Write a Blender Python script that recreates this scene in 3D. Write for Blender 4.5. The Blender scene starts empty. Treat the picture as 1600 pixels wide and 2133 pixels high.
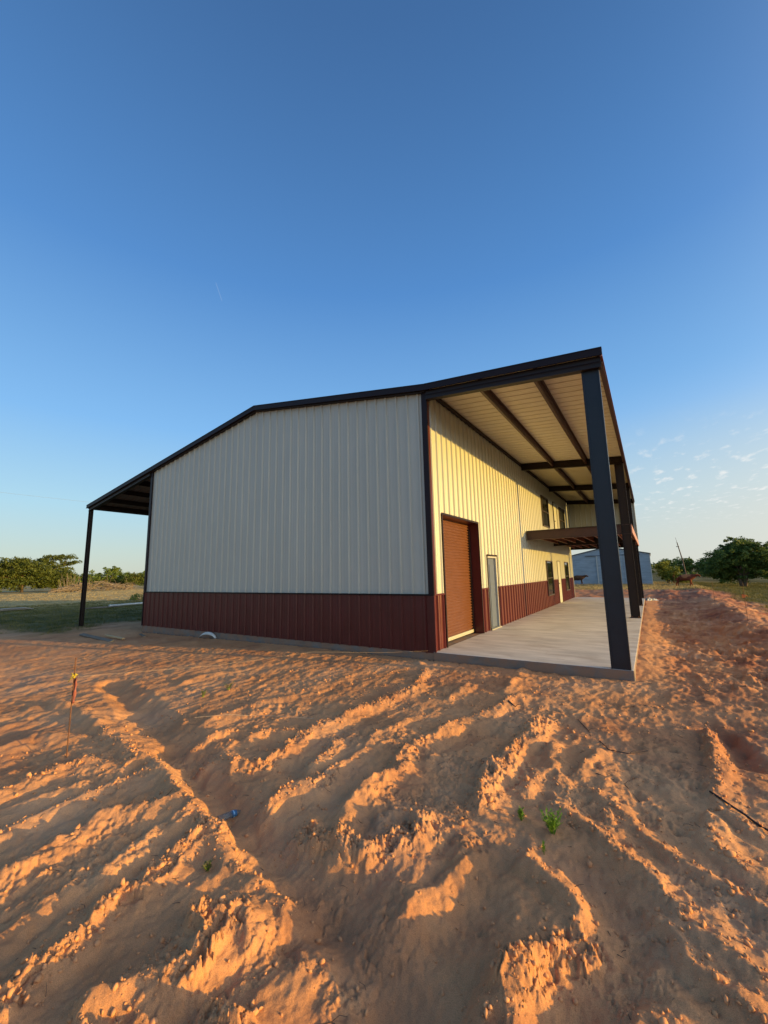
import bpy, bmesh, math, random
import numpy as np
from mathutils import Vector, Matrix
R_ = math.radians
scene = bpy.context.scene
COL = scene.collection
random.seed(7)

# ------------------------------------------------------------------ camera
CAM = np.array([4.014, -8.161, 1.687])
PITCH, YAW, ROLL, FPX = 0.15162, 0.57290, -0.02213, 843.35
Fw = np.array([-math.sin(YAW)*math.cos(PITCH), math.cos(YAW)*math.cos(PITCH), math.sin(PITCH)])
R0 = np.cross(Fw, [0, 0, 1]); R0 /= np.linalg.norm(R0); U0 = np.cross(R0, Fw)
Rt = R0*math.cos(ROLL)+U0*math.sin(ROLL); Up = -R0*math.sin(ROLL)+U0*math.cos(ROLL)
cd = bpy.data.cameras.new('camera'); cam = bpy.data.objects.new('camera', cd); COL.objects.link(cam)
cam.matrix_world = Matrix(((Rt[0], Up[0], -Fw[0], CAM[0]), (Rt[1], Up[1], -Fw[1], CAM[1]), (Rt[2], Up[2], -Fw[2], CAM[2]), (0, 0, 0, 1)))
cd.sensor_fit = 'HORIZONTAL'; cd.sensor_width = 36; cd.lens = FPX*36/1600
cd.clip_start = 0.05; cd.clip_end = 6000
scene.camera = cam

# ------------------------------------------------------------------ light
SKYK = 0.86                               # brightness of the clear-air colours for this exposure
CT = ((-0.678, 0.444, 0.586), (-0.683, 0.459, 0.567))
SUN_EL, SUN_AZ = R_(6.0), R_(11.5)       # elevation; azimuth measured from +X towards +Y
world = bpy.data.worlds.new("World"); scene.world = world; world.use_nodes = True
nt = world.node_tree; nt.nodes.clear()
def wn(t, **k):
    n = nt.nodes.new(t)
    for a, b in k.items(): setattr(n, a, b)
    return n
out = wn('ShaderNodeOutputWorld'); bg = wn('ShaderNodeBackground')
sky = wn('ShaderNodeTexSky', sky_type='NISHITA', sun_disc=False, sun_elevation=SUN_EL, sun_rotation=math.pi/2-SUN_AZ,
         altitude=350, air_density=1.0, dust_density=1.2, ozone_density=1.6)
bg.inputs['Strength'].default_value = 0.128
# thin broken cloudlets low over the right-hand horizon, laid out by world direction
tc = wn('ShaderNodeTexCoord'); sep = wn('ShaderNodeSeparateXYZ')
nt.links.new(tc.outputs['Generated'], sep.inputs[0])
def m(op, a, b=None, c=None, clamp=False):
    n = wn('ShaderNodeMath', operation=op, use_clamp=clamp)
    for i, v in enumerate((a, b, c)):
        if v is None: continue
        if isinstance(v, (int, float)): n.inputs[i].default_value = v
        else: nt.links.new(v, n.inputs[i])
    return n.outputs[0]
def ss(v, a, b):
    n = wn('ShaderNodeMapRange', interpolation_type='SMOOTHSTEP'); nt.links.new(v, n.inputs[0])
    n.inputs[1].default_value = a; n.inputs[2].default_value = b; return n.outputs[0]
zc = m('MAXIMUM', sep.outputs[2], 0.02)
comb = wn('ShaderNodeCombineXYZ')                       # project onto a flat cloud layer
nt.links.new(m('DIVIDE', sep.outputs[0], zc), comb.inputs[0]); nt.links.new(m('DIVIDE', sep.outputs[1], zc), comb.inputs[1])
mp = wn('ShaderNodeMapping'); nt.links.new(comb.outputs[0], mp.inputs[0]); mp.inputs['Scale'].default_value = (4.6, 1.6, 1); mp.inputs['Rotation'].default_value = (0, 0, R_(12))
nz = wn('ShaderNodeTexNoise'); nt.links.new(mp.outputs[0], nz.inputs[0]); nz.inputs['Scale'].default_value = 1.5; nz.inputs['Detail'].default_value = 6; nz.inputs['Roughness'].default_value = .55
az = m('ARCTAN2', sep.outputs[0], sep.outputs[1])       # 0 = +Y, towards +X positive
msk = m('MULTIPLY', ss(az, -0.10, 0.06), m('MULTIPLY', ss(sep.outputs[2], 0.31, 0.18), ss(sep.outputs[2], 0.06, 0.14)))
cl = m('MULTIPLY', ss(nz.outputs[0], 0.53, 0.73), msk)
# clear-air colour by elevation, blended over the physical sky (it is the sky's own glow)
rmp = wn('ShaderNodeValToRGB'); el_ = rmp.color_ramp.elements
stops = [(0.0, (3.15, 3.45, 3.05)), (0.06, (2.75, 3.45, 3.45)), (0.15, (2.15, 3.5, 4.35)), (0.32, (1.15, 2.6, 4.65)), (0.60, (.46, 1.42, 3.35)), (0.86, (.26, .78, 1.95)), (1.0, (.16, .58, 1.5))]
while len(el_) < len(stops): el_.new(.5)
for q, (p_, c_) in zip(el_, stops): q.position = p_; q.color = (*[v/5 for v in c_], 1)
nt.links.new(m('MAXIMUM', sep.outputs[2], 0), rmp.inputs[0])
vm = wn('ShaderNodeVectorMath', operation='SCALE'); nt.links.new(rmp.outputs[0], vm.inputs[0]); vm.inputs['Scale'].default_value = 5*SKYK
mix0 = wn('ShaderNodeMix', data_type='RGBA'); mix0.inputs[0].default_value = .86
hazy = m('MULTIPLY', m('MULTIPLY', ss(az, -0.55, 0.40), ss(sep.outputs[2], 0.40, 0.03)), 0.85)
mix1 = wn('ShaderNodeMix', data_type='RGBA'); mix1.inputs[7].default_value = (3.7*SKYK, 3.7*SKYK, 3.4*SKYK, 1)
mix2 = wn('ShaderNodeMix', data_type='RGBA'); mix2.inputs[7].default_value = (4.6*SKYK, 4.6*SKYK, 4.5*SKYK, 1)
nt.links.new(sky.outputs[0], mix0.inputs[6]); nt.links.new(vm.outputs[0], mix0.inputs[7])
nt.links.new(mix0.outputs[2], mix1.inputs[6]); nt.links.new(hazy, mix1.inputs[0])
# a short far-off contrail
D0, D1 = Vector(CT[0]), Vector(CT[1]); nn = D0.cross(D1).normalized(); mdv = (D0+D1).normalized()
def dot(v):
    n = wn('ShaderNodeVectorMath', operation='DOT_PRODUCT'); nt.links.new(tc.outputs['Generated'], n.inputs[0]); n.inputs[1].default_value = v; return n.outputs['Value']
ctr = m('MULTIPLY', ss(m('ABSOLUTE', dot(nn)), .0013, .0002), ss(dot(mdv), math.cos(.019), math.cos(.013)))
nt.links.new(mix1.outputs[2], mix2.inputs[6]); nt.links.new(m('MAXIMUM', m('MULTIPLY', cl, 0.75), m('MULTIPLY', ctr, .09)), mix2.inputs[0])
# warm glow of the sky round the low sun (behind the photographer's right shoulder)
glw = m('POWER', m('MAXIMUM', dot((math.cos(SUN_AZ)*math.cos(SUN_EL), math.sin(SUN_AZ)*math.cos(SUN_EL), math.sin(SUN_EL))), 0), 5)
gs = wn('ShaderNodeVectorMath', operation='SCALE'); gs.inputs[0].default_value = (10.5, 9.8, 8.4); nt.links.new(glw, gs.inputs['Scale'])
ga = wn('ShaderNodeVectorMath', operation='ADD'); nt.links.new(gs.outputs[0], ga.inputs[0]); nt.links.new(mix2.outputs[2], ga.inputs[1])
nt.links.new(ga.outputs[0], bg.inputs[0]); nt.links.new(bg.outputs[0], out.inputs[0])

sl = bpy.data.lights.new('sun', 'SUN'); sl.energy = 3.8; sl.angle = R_(0.53); sl.color = (1.0, 0.60, 0.12)
sun = bpy.data.objects.new('sun', sl); COL.objects.link(sun)
sd = Vector((math.cos(SUN_AZ)*math.cos(SUN_EL), math.sin(SUN_AZ)*math.cos(SUN_EL), math.sin(SUN_EL)))
sun.rotation_euler = sd.to_track_quat('Z', 'Y').to_euler(); sun.location = (60, 10, 20)
vs = scene.view_settings; vs.view_transform = 'Standard'; vs.look = 'None'; vs.gamma = 1; vs.exposure = 0.85; vs.use_curve_mapping = False

# ------------------------------------------------------------------ helpers
def tag(o, label=None, cat=None, group=None, kind=None):
    if label: o['label'] = label
    if cat: o['category'] = cat
    if group: o['group'] = group
    if kind: o['kind'] = kind
    return o
def empty(name, loc=(0, 0, 0), rz=0):
    o = bpy.data.objects.new(name, None); COL.objects.link(o); o.location = loc; o.rotation_euler = (0, 0, rz); o.empty_display_size = .2
    return o
def mesh_obj(name, verts, faces, mat, parent=None, smooth=False):
    me = bpy.data.meshes.new(name); me.from_pydata([tuple(map(float, v)) for v in verts], [], faces); me.update()
    if mat: me.materials.append(mat)
    if smooth:
        me.polygons.foreach_set('use_smooth', [True]*len(me.polygons))
    o = bpy.data.objects.new(name, me); COL.objects.link(o)
    if parent: o.parent = parent
    return o
def tri_mesh(name, V, F, mat, parent=None, smooth=False):
    """V (n,3) array, F (m,k) index array of equal-sided faces"""
    k = F.shape[1]; me = bpy.data.meshes.new(name)
    me.vertices.add(len(V)); me.vertices.foreach_set('co', np.ascontiguousarray(V, dtype=np.float32).ravel())
    me.loops.add(F.size); me.loops.foreach_set('vertex_index', F.astype(np.int32).ravel())
    me.polygons.add(len(F)); me.polygons.foreach_set('loop_start', np.arange(0, F.size, k, dtype=np.int32))
    me.polygons.foreach_set('loop_total', np.full(len(F), k, dtype=np.int32))
    if smooth: me.polygons.foreach_set('use_smooth', np.ones(len(F), dtype=bool))
    me.update(calc_edges=True)
    if mat: me.materials.append(mat)
    o = bpy.data.objects.new(name, me); COL.objects.link(o)
    if parent: o.parent = parent
    return o
class MB:
    def __init__(s): s.v = []; s.f = []
    def box(s, a, b, bevel=0):
        x0, y0, z0 = a; x1, y1, z1 = b; n = len(s.v)
        s.v += [(x0, y0, z0), (x1, y0, z0), (x1, y1, z0), (x0, y1, z0), (x0, y0, z1), (x1, y0, z1), (x1, y1, z1), (x0, y1, z1)]
        s.f += [tuple(n+i for i in q) for q in ((0, 3, 2, 1), (4, 5, 6, 7), (0, 1, 5, 4), (1, 2, 6, 5), (2, 3, 7, 6), (3, 0, 4, 7))]; return s
    def prism(s, prof, A, B, du, dv):
        """extrude closed 2-D profile (list of (u,v)) from point A to B; du,dv = 3-D unit axes"""
        A = Vector(A); B = Vector(B); du = Vector(du); dv = Vector(dv); n = len(s.v); k = len(prof)
        for P in (A, B):
            for u, v in prof: s.v.append(tuple(P+du*u+dv*v))
        for i in range(k): s.f.append((n+i, n+(i+1) % k, n+k+(i+1) % k, n+k+i))
        s.f.append(tuple(n+i for i in reversed(range(k)))); s.f.append(tuple(n+k+i for i in range(k))); return s
    def tube(s, pts, r, sides=6, r2=None):
        pts = [Vector(p) for p in pts]; n = len(s.v); N = len(pts)
        for i, P in enumerate(pts):
            d = (pts[min(i+1, N-1)]-pts[max(i-1, 0)]).normalized()
            a = d.orthogonal().normalized(); b = d.cross(a)
            rr = r if r2 is None else r+(r2-r)*i/max(1, N-1)
            if callable(r): rr = r(i/(N-1))
            for k in range(sides):
                t = 2*math.pi*k/sides; s.v.append(tuple(P+(a*math.cos(t)+b*math.sin(t))*rr))
        for i in range(N-1):
            for k in range(sides):
                s.f.append((n+i*sides+k, n+i*sides+(k+1) % sides, n+(i+1)*sides+(k+1) % sides, n+(i+1)*sides+k))
        s.f.append(tuple(n+k for k in reversed(range(sides)))); s.f.append(tuple(n+(N-1)*sides+k for k in range(sides))); return s
    def build(s, name, mat, parent=None, smooth=False): return mesh_obj(name, s.v, s.f, mat, parent, smooth)

# ------------------------------------------------------------------ materials
def new_mat(name, col, rough=.6, metal=0., spec=.5, coat=0.):
    mt = bpy.data.materials.new(name); mt.use_nodes = True; b = mt.node_tree.nodes['Principled BSDF']
    b.inputs['Base Color'].default_value = (*col, 1); b.inputs['Roughness'].default_value = rough; b.inputs['Metallic'].default_value = metal
    b.inputs['Specular IOR Level'].default_value = spec; b.inputs['Coat Weight'].default_value = coat
    return mt
def vary(mt, scale=3., amount=.12, bump=0., bscale=40., stretch=(1, 1, 1), dark=None, rvar=0.):
    """low-contrast weathering: noise on colour, roughness and a little bump"""
    t = mt.node_tree; b = t.nodes['Principled BSDF']; base = list(b.inputs['Base Color'].default_value)
    c = t.nodes.new('ShaderNodeTexCoord'); mpn = t.nodes.new('ShaderNodeMapping'); mpn.inputs['Scale'].default_value = stretch
    t.links.new(c.outputs['Object'], mpn.inputs[0])
    n = t.nodes.new('ShaderNodeTexNoise'); n.inputs['Scale'].default_value = scale; n.inputs['Detail'].default_value = 6; n.inputs['Roughness'].default_value = .6
    t.links.new(mpn.outputs[0], n.inputs[0])
    r = t.nodes.new('ShaderNodeValToRGB'); r.color_ramp.elements[0].position = .3; r.color_ramp.elements[1].position = .72
    d = dark or [x*(1-amount) for x in base[:3]]
    r.color_ramp.elements[0].color = (*d[:3], 1); r.color_ramp.elements[1].color = (*[min(1, x*(1+amount*.5)) for x in base[:3]], 1)
    t.links.new(n.outputs[0], r.inputs[0]); t.links.new(r.outputs[0], b.inputs['Base Color'])
    if rvar:
        mr = t.nodes.new('ShaderNodeMapRange'); r0 = b.inputs['Roughness'].default_value
        mr.inputs[3].default_value = r0-rvar; mr.inputs[4].default_value = r0+rvar
        t.links.new(n.outputs[0], mr.inputs[0]); t.links.new(mr.outputs[0], b.inputs['Roughness'])
    if bump:
        n2 = t.nodes.new('ShaderNodeTexNoise'); n2.inputs['Scale'].default_value = bscale; n2.inputs['Detail'].default_value = 4
        t.links.new(mpn.outputs[0], n2.inputs[0])
        bp = t.nodes.new('ShaderNodeBump'); bp.inputs['Strength'].default_value = 1; bp.inputs['Distance'].default_value = bump
        t.links.new(n2.outputs[0], bp.inputs['Height']); t.links.new(bp.outputs[0], b.inputs['Normal'])
    return mt
CREAM = vary(new_mat('cream_painted_steel', (.475, .49, .42), .38, spec=.4), 1.3, .06, bump=.0025, bscale=1.6, stretch=(1, 1, .35), rvar=.06)
BURG = vary(new_mat('burgundy_painted_steel', (.085, .013, .013), .34, spec=.4), 2., .15, bump=.002, bscale=2, rvar=.06)
TRIM = vary(new_mat('dark_burgundy_trim', (.016, .008, .010), .5, spec=.22), 2.5, .2, rvar=.06)
STEEL = vary(new_mat('dark_primed_steel', (.020, .012, .010), .5, spec=.3), 4., .3, bump=.001, bscale=30, rvar=.08)
REDOX = vary(new_mat('red_oxide_steel', (.24, .075, .045), .5), 4., .3)
ROLL = vary(new_mat('rust_brown_slats', (.155, .064, .029), .33, spec=.5), 3., .1)
SILLY = new_mat('cream_bottom_seal', (.42, .42, .34), .5)
PRIMER = vary(new_mat('grey_primed_door', (.10, .13, .19), .45), 3., .1)
WHITEP = vary(new_mat('white_door_frame', (.42, .43, .42), .5), 4., .1)
GLASS = new_mat('dark_window_glass', (.012, .014, .014), .03, spec=.9)
ROOFT = new_mat('roof_top_sheet', (.10, .03, .03), .4)
BLACKP = new_mat('black_plastic', (.012, .012, .012), .5)
CONC = vary(new_mat('broom_finished_concrete', (.66, .61, .53), .85, spec=.25), .9, .30, bump=.0012, bscale=90, stretch=(1, 3.2, 1))
def stain(mt, scale, lo, hi, col, f, stretch=(1, 1, 1)):
    """darker dried-mud and water stains over the base colour"""
    t = mt.node_tree; b = t.nodes['Principled BSDF']; src = b.inputs['Base Color'].links[0].from_socket
    c = t.nodes.new('ShaderNodeTexCoord'); mpn = t.nodes.new('ShaderNodeMapping'); mpn.inputs['Scale'].default_value = stretch; t.links.new(c.outputs['Object'], mpn.inputs[0])
    n = t.nodes.new('ShaderNodeTexNoise'); n.inputs['Scale'].default_value = scale; n.inputs['Detail'].default_value = 7; n.inputs['Roughness'].default_value = .65; t.links.new(mpn.outputs[0], n.inputs[0])
    r = t.nodes.new('ShaderNodeMapRange'); r.inputs[1].default_value = lo; r.inputs[2].default_value = hi; r.inputs[4].default_value = f; t.links.new(n.outputs[0], r.inputs[0])
    mx = t.nodes.new('ShaderNodeMix'); mx.data_type = 'RGBA'; mx.inputs[7].default_value = (*col, 1); t.links.new(r.outputs[0], mx.inputs[0]); t.links.new(src, mx.inputs[6]); t.links.new(mx.outputs[2], b.inputs['Base Color'])
stain(CONC, .8, .52, .72, (.34, .25, .17), .6, (1, 2.4, 1)); stain(CONC, 3.5, .63, .70, (.30, .17, .10), .5, (1, 2, 1))
CONCS = vary(new_mat('shade_toned_stained_edge', (.20, .185, .165), .85, spec=.25), 2.2, .35, bump=.002, bscale=25, stretch=(1, 1, 3)); stain(CONCS, 2.5, .38, .56, (.30, .17, .10), .8)  # base colour darkened to paint in shade on slab sides; mud stains on top
CREAMDOOR = vary(new_mat('cream_door_leaf', (.42, .44, .37), .45), 3., .05)

# ------------------------------------------------------------------ numpy noise
def _hash(ix, iy, seed):
    h = (ix.astype(np.int64)*374761393 + iy.astype(np.int64)*668265263 + seed*1442695041) & 0xFFFFFFFF
    h = ((h ^ (h >> 13))*1274126177) & 0xFFFFFFFF
    return ((h ^ (h >> 16)) & 0xFFFFFF)/float(0x1000000)
def perlin(x, y, seed=0):
    ix = np.floor(x); iy = np.floor(y); fx = x-ix; fy = y-iy
    u = fx*fx*fx*(fx*(fx*6-15)+10); v = fy*fy*fy*(fy*(fy*6-15)+10); r = 0
    def g(dx, dy):
        a = _hash(ix+dx, iy+dy, seed)*2*np.pi
        return np.cos(a)*(fx-dx)+np.sin(a)*(fy-dy)
    a = g(0, 0); b = g(1, 0); c = g(0, 1); d = g(1, 1)
    return (a+(b-a)*u+((c+(d-c)*u)-(a+(b-a)*u))*v)*1.5
def fbm(x, y, seed=0, oct=4, gain=.5):
    s = 0; a = 1; n = 0
    for i in range(oct):
        s = s+a*perlin(x*2**i, y*2**i, seed+i*17); n += a; a *= gain
    return s/n
def chunks(x, y, seed=0):
    """faceted clod field: nearest cell gives a random height and tilt; returns value in about -1..1 and edge distance"""
    ix = np.floor(x); iy = np.floor(y)
    best = np.full(x.shape, 9.); sec = np.full(x.shape, 9.); val = np.zeros(x.shape)
    for dx in (-1, 0, 1):
        for dy in (-1, 0, 1):
            cx = ix+dx; cy = iy+dy
            px = cx+.15+.7*_hash(cx, cy, seed); py = cy+.15+.7*_hash(cx, cy, seed+5)
            ddx = x-px; ddy = y-py; d = ddx*ddx+ddy*ddy
            t = _hash(cx, cy, seed+9)*2*np.pi
            v = (_hash(cx, cy, seed+3)*2-1)+1.3*(np.cos(t)*ddx+np.sin(t)*ddy)
            nb = d < best
            sec = np.where(nb, best, np.minimum(sec, d)); val = np.where(nb, v, val); best = np.where(nb, d, best)
    return val, np.sqrt(sec)-np.sqrt(best)
def sstep(v, a, b):
    t = np.clip((v-a)/(b-a), 0, 1); return t*t*(3-2*t)
# ------------------------------------------------------------------ terrain
# crests of the sand ridges and rut banks: height, sun-side width, lee width, crumbliness, crest line (metres)
RIDGES = [
  (0.13, 0.3, 0.14, 0.5, [(-3.9, -5.37), (-3.16, -5.35), (-1.44, -5.61), (-0.07, -5.77), (0.69, -6.02)]),
  (0.12, 0.26, 0.14, 0.6, [(0.67, -6.01), (0.99, -6.07), (1.48, -6.16), (1.79, -6.16), (2.01, -6.21)]),
  (0.08, 0.22, 0.12, 0.3, [(-2.38, -6.41), (-2.64, -5.98), (-2.06, -5.83)]),
  (0.09, 0.24, 0.13, 0.6, [(-1.12, -6.72), (-1.21, -6.49), (-1.27, -6.2), (-1.05, -5.99), (-0.71, -5.82)]),
  (0.09, 0.24, 0.13, 0.7, [(-0.32, -6.92), (-0.36, -6.78), (-0.38, -6.64), (-0.34, -6.27), (-0.37, -5.89)]),
  (0.12, 0.28, 0.12, 0.1, [(0.28, -7.07), (0.31, -6.89), (0.22, -6.67), (0.15, -6.38), (0.32, -6.19), (0.55, -6.0)]),
  (0.09, 0.18, 0.12, 0.3, [(0.88, -7.22), (0.83, -7.11), (0.84, -6.93), (0.88, -6.76), (0.82, -6.59), (0.69, -6.27), (0.73, -6.08)]),
  (0.13, 0.22, 0.12, 0.9, [(1.39, -7.35), (1.29, -7.18), (1.3, -7.04), (1.17, -6.85), (1.18, -6.75)]),
  (0.11, 0.2, 0.12, 0.9, [(1.12, -6.53), (1.06, -6.34), (1.0, -6.05)]),
  (0.14, 0.26, 0.12, 1.0, [(1.76, -7.12), (1.8, -7.0), (1.83, -6.92), (1.89, -6.8), (1.86, -6.69), (1.71, -6.63), (1.72, -6.55), (1.84, -6.48)]),
  (0.12, 0.22, 0.12, 1.0, [(1.9, -7.24), (1.94, -7.14)]),
  (0.1, 0.16, 0.1, 0.9, [(2.22, -6.86), (2.38, -6.84), (2.46, -6.85)]),
  (0.08, 0.14, 0.1, 0.3, [(1.78, -6.44), (1.91, -6.47), (2.01, -6.5)]),
  (0.15, 0.24, 0.12, 1.0, [(1.63, -5.74), (1.91, -5.74), (2.18, -5.66), (2.32, -5.3), (2.37, -5.16)]),
  (0.07, 0.2, 0.12, 0.1, [(0.17, -5.39), (0.23, -5.23), (0.47, -5.19)]),
  (0.1, 0.24, 0.13, 0.8, [(-0.12, -5.3), (0.26, -5.26), (0.54, -5.12), (0.39, -4.65), (0.31, -4.0), (0.38, -3.54), (0.45, -2.75), (0.58, -1.92)]),
  (0.08, 0.18, 0.12, 0.5, [(-0.56, -5.22), (-0.56, -4.98), (-0.51, -4.74)]),
  (0.08, 0.2, 0.12, 0.5, [(-0.15, -4.75), (-0.1, -4.5), (0.13, -4.33)]),
  (0.09, 0.2, 0.12, 0.8, [(1.16, -5.61), (1.1, -5.33), (1.24, -5.17), (1.23, -4.82)]),
  (0.1, 0.24, 0.13, 0.3, [(1.78, -5.53), (1.73, -5.16), (1.73, -4.88), (1.77, -4.53)]),
  (0.08, 0.18, 0.12, 0.4, [(1.21, -4.69), (1.19, -4.37), (1.11, -3.87), (1.21, -3.23)]),
  (0.07, 0.2, 0.12, 0.2, [(-1.08, -4.69), (-1.15, -4.35), (-1.19, -4.08)]),
  (0.06, 0.2, 0.12, 0.2, [(-1.12, -3.97), (-1.11, -3.62), (-0.9, -3.36)]),
  (0.12, 0.24, 0.13, 0.9, [(2.65, -4.66), (2.57, -4.33), (2.57, -3.74), (2.62, -3.27), (2.66, -2.64)]),
  (0.09, 0.22, 0.13, 0.5, [(1.74, -4.69), (1.56, -3.96), (1.66, -3.58), (1.8, -3.03), (2.03, -2.48), (2.19, -1.77)]),
  (0.08, 0.22, 0.12, 0.3, [(1.93, -1.6), (1.8, 0.25)]),
  (0.07, 0.2, 0.12, 0.2, [(1.3, -2.2), (1.28, -1.45)]),
  (0.07, 0.16, 0.1, 0.3, [(3.01, -3.8), (2.92, -3.21)]),
  (0.07, 0.16, 0.1, 0.3, [(3.25, -3.77), (3.35, -3.17)]),
  (0.1, 0.2, 0.12, 0.6, [(4.39, -2.06), (4.37, -2.79), (4.31, -3.37), (4.29, -3.82), (4.42, -3.95)]),
  (0.08, 0.18, 0.12, 0.6, [(3.16, -4.41), (3.45, -4.61), (3.69, -4.83), (3.93, -5.08), (4.05, -5.28), (4.17, -5.34), (4.28, -5.45)]),
  (0.06, 0.14, 0.1, 0.5, [(3.47, -4.06), (3.66, -4.28), (4.01, -4.69), (4.18, -4.78), (4.38, -4.87)]),
  (0.1, 0.2, 0.12, 0.8, [(3.18, -5.2), (3.33, -5.28), (3.48, -5.43), (3.48, -5.61)]),
  (0.13, 0.26, 0.14, 0.9, [(3.49, -5.65), (3.33, -5.87), (3.28, -5.98), (3.26, -6.12), (3.24, -6.29), (3.26, -6.41)]),
  (0.1, 0.2, 0.12, 0.4, [(2.7, -6.0), (2.71, -5.75), (2.76, -5.55), (2.79, -5.38)]),
  (0.08, 0.2, 0.12, 0.6, [(2.11, -5.3), (2.22, -5.13), (2.38, -4.99)]),
  (0.08, 0.16, 0.12, 0.6, [(3.87, -5.28), (3.98, -5.32), (4.03, -5.5), (4.13, -5.61), (4.23, -5.7)]),
  (0.08, 0.14, 0.1, 0.5, [(3.81, -5.82), (3.82, -5.99)]),
  (0.07, 0.16, 0.12, 0.5, [(4.17, -3.99), (4.23, -4.35), (4.33, -4.54)]),
  (0.05, 0.16, 0.12, 0.5, [(-0.3, -0.3), (0.27, -0.96), (0.43, -1.65)]),
  (0.05, 0.3, 0.15, 0.4, [(-3.35, -3.67), (-3.45, -3.12), (-3.28, -2.81)]),
  (0.07, 0.2, 0.12, 0.6, [(2.55, -4.95), (2.6, -4.72), (2.72, -4.52)]),
  (0.07, 0.2, 0.12, 0.6, [(0.96, -4.94), (0.9, -4.58), (0.82, -4.33)]),
  (0.06, 0.2, 0.12, 0.5, [(2.87, -4.33), (2.97, -3.86), (3.16, -4.01)]),
]

TRENCHES = [
  (0.11, 0.2, [(-4.62, -4.26), (-2.49, -4.77), (-0.97, -5.2), (0.1, -5.52), (0.67, -5.73), (1.26, -5.88), (1.91, -6.03), (2.32, -6.13), (2.66, -6.25), (2.95, -6.41)]),
  (0.07, 0.34, [(2.29, -6.1), (2.72, -6.25), (3.01, -6.39)]),
  (0.06, 0.2, [(3.54, -5.14), (3.68, -5.47), (3.66, -5.78), (3.64, -6.0)]),
  (0.09, 0.12, [(4.49, -2.01), (4.6, -2.37), (4.62, -2.72)]),
  (0.05, 0.22, [(2.91, -5.73), (2.9, -6.08), (2.97, -6.37)]),
  (0.05, 0.16, [(0.47, -5.25), (0.73, -4.98)]),
  (0.05, 0.16, [(1.7, -3.9), (1.97, -3.44), (2.16, -3.17)]),
]

SX, SY = math.cos(SUN_AZ), math.sin(SUN_AZ)
HK = .78
def base_z(x, y):
    z = -.175 - .0115*np.clip(-x-4, 0, 13.5) - .006*np.clip(-x-17.5, 0, 60)
    z = z - .045*sstep(-y, 1.0, 4.5)*sstep(x, -14, -4)
    z = z - .20*sstep(x, 7.5, 12.) - .0016*np.clip(y-25, 0, 120)
    # spoil berm right of the patio
    xb = 6.25+.02*np.clip(y, 0, 40); bh = .23*sstep(y, 1.0, 7)*(1-sstep(y, 33, 40))*(1+.5*perlin(y*.5, x*.4+3, 4))
    w = np.where(x > xb, .9, .75)
    z = z+bh*np.exp(-((x-xb)/w)**2)
    # loose pile behind the patio
    z = z+.22*np.exp(-((y-27)/4.)**2)*sstep(x, -9, -5)*(1-sstep(x, 5, 7))*(1+.5*perlin(x*.5, y*.4, 8))
    return z
def grass_mask(x, y):
    nz = fbm(x*.25, y*.25, 31, 3)*1.6+fbm(x*1.7, y*1.7, 33, 2)*.5
    left = sstep(-x-15.2+nz*1.5, 0, 3.)*sstep(y+2.3+nz*.6, -.3, 1.2)
    right = sstep(x-(7.3+.03*np.clip(y, 0, 40))+nz*.6, -.3, .9)*sstep(y, -2.5, .5)
    behind = sstep(y-34+nz*3, -1, 3)
    far = sstep(np.hypot(x-4, y+8), 34, 46)
    return np.clip(np.maximum(np.maximum(left, right), np.maximum(behind, far)), 0, 1)
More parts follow.
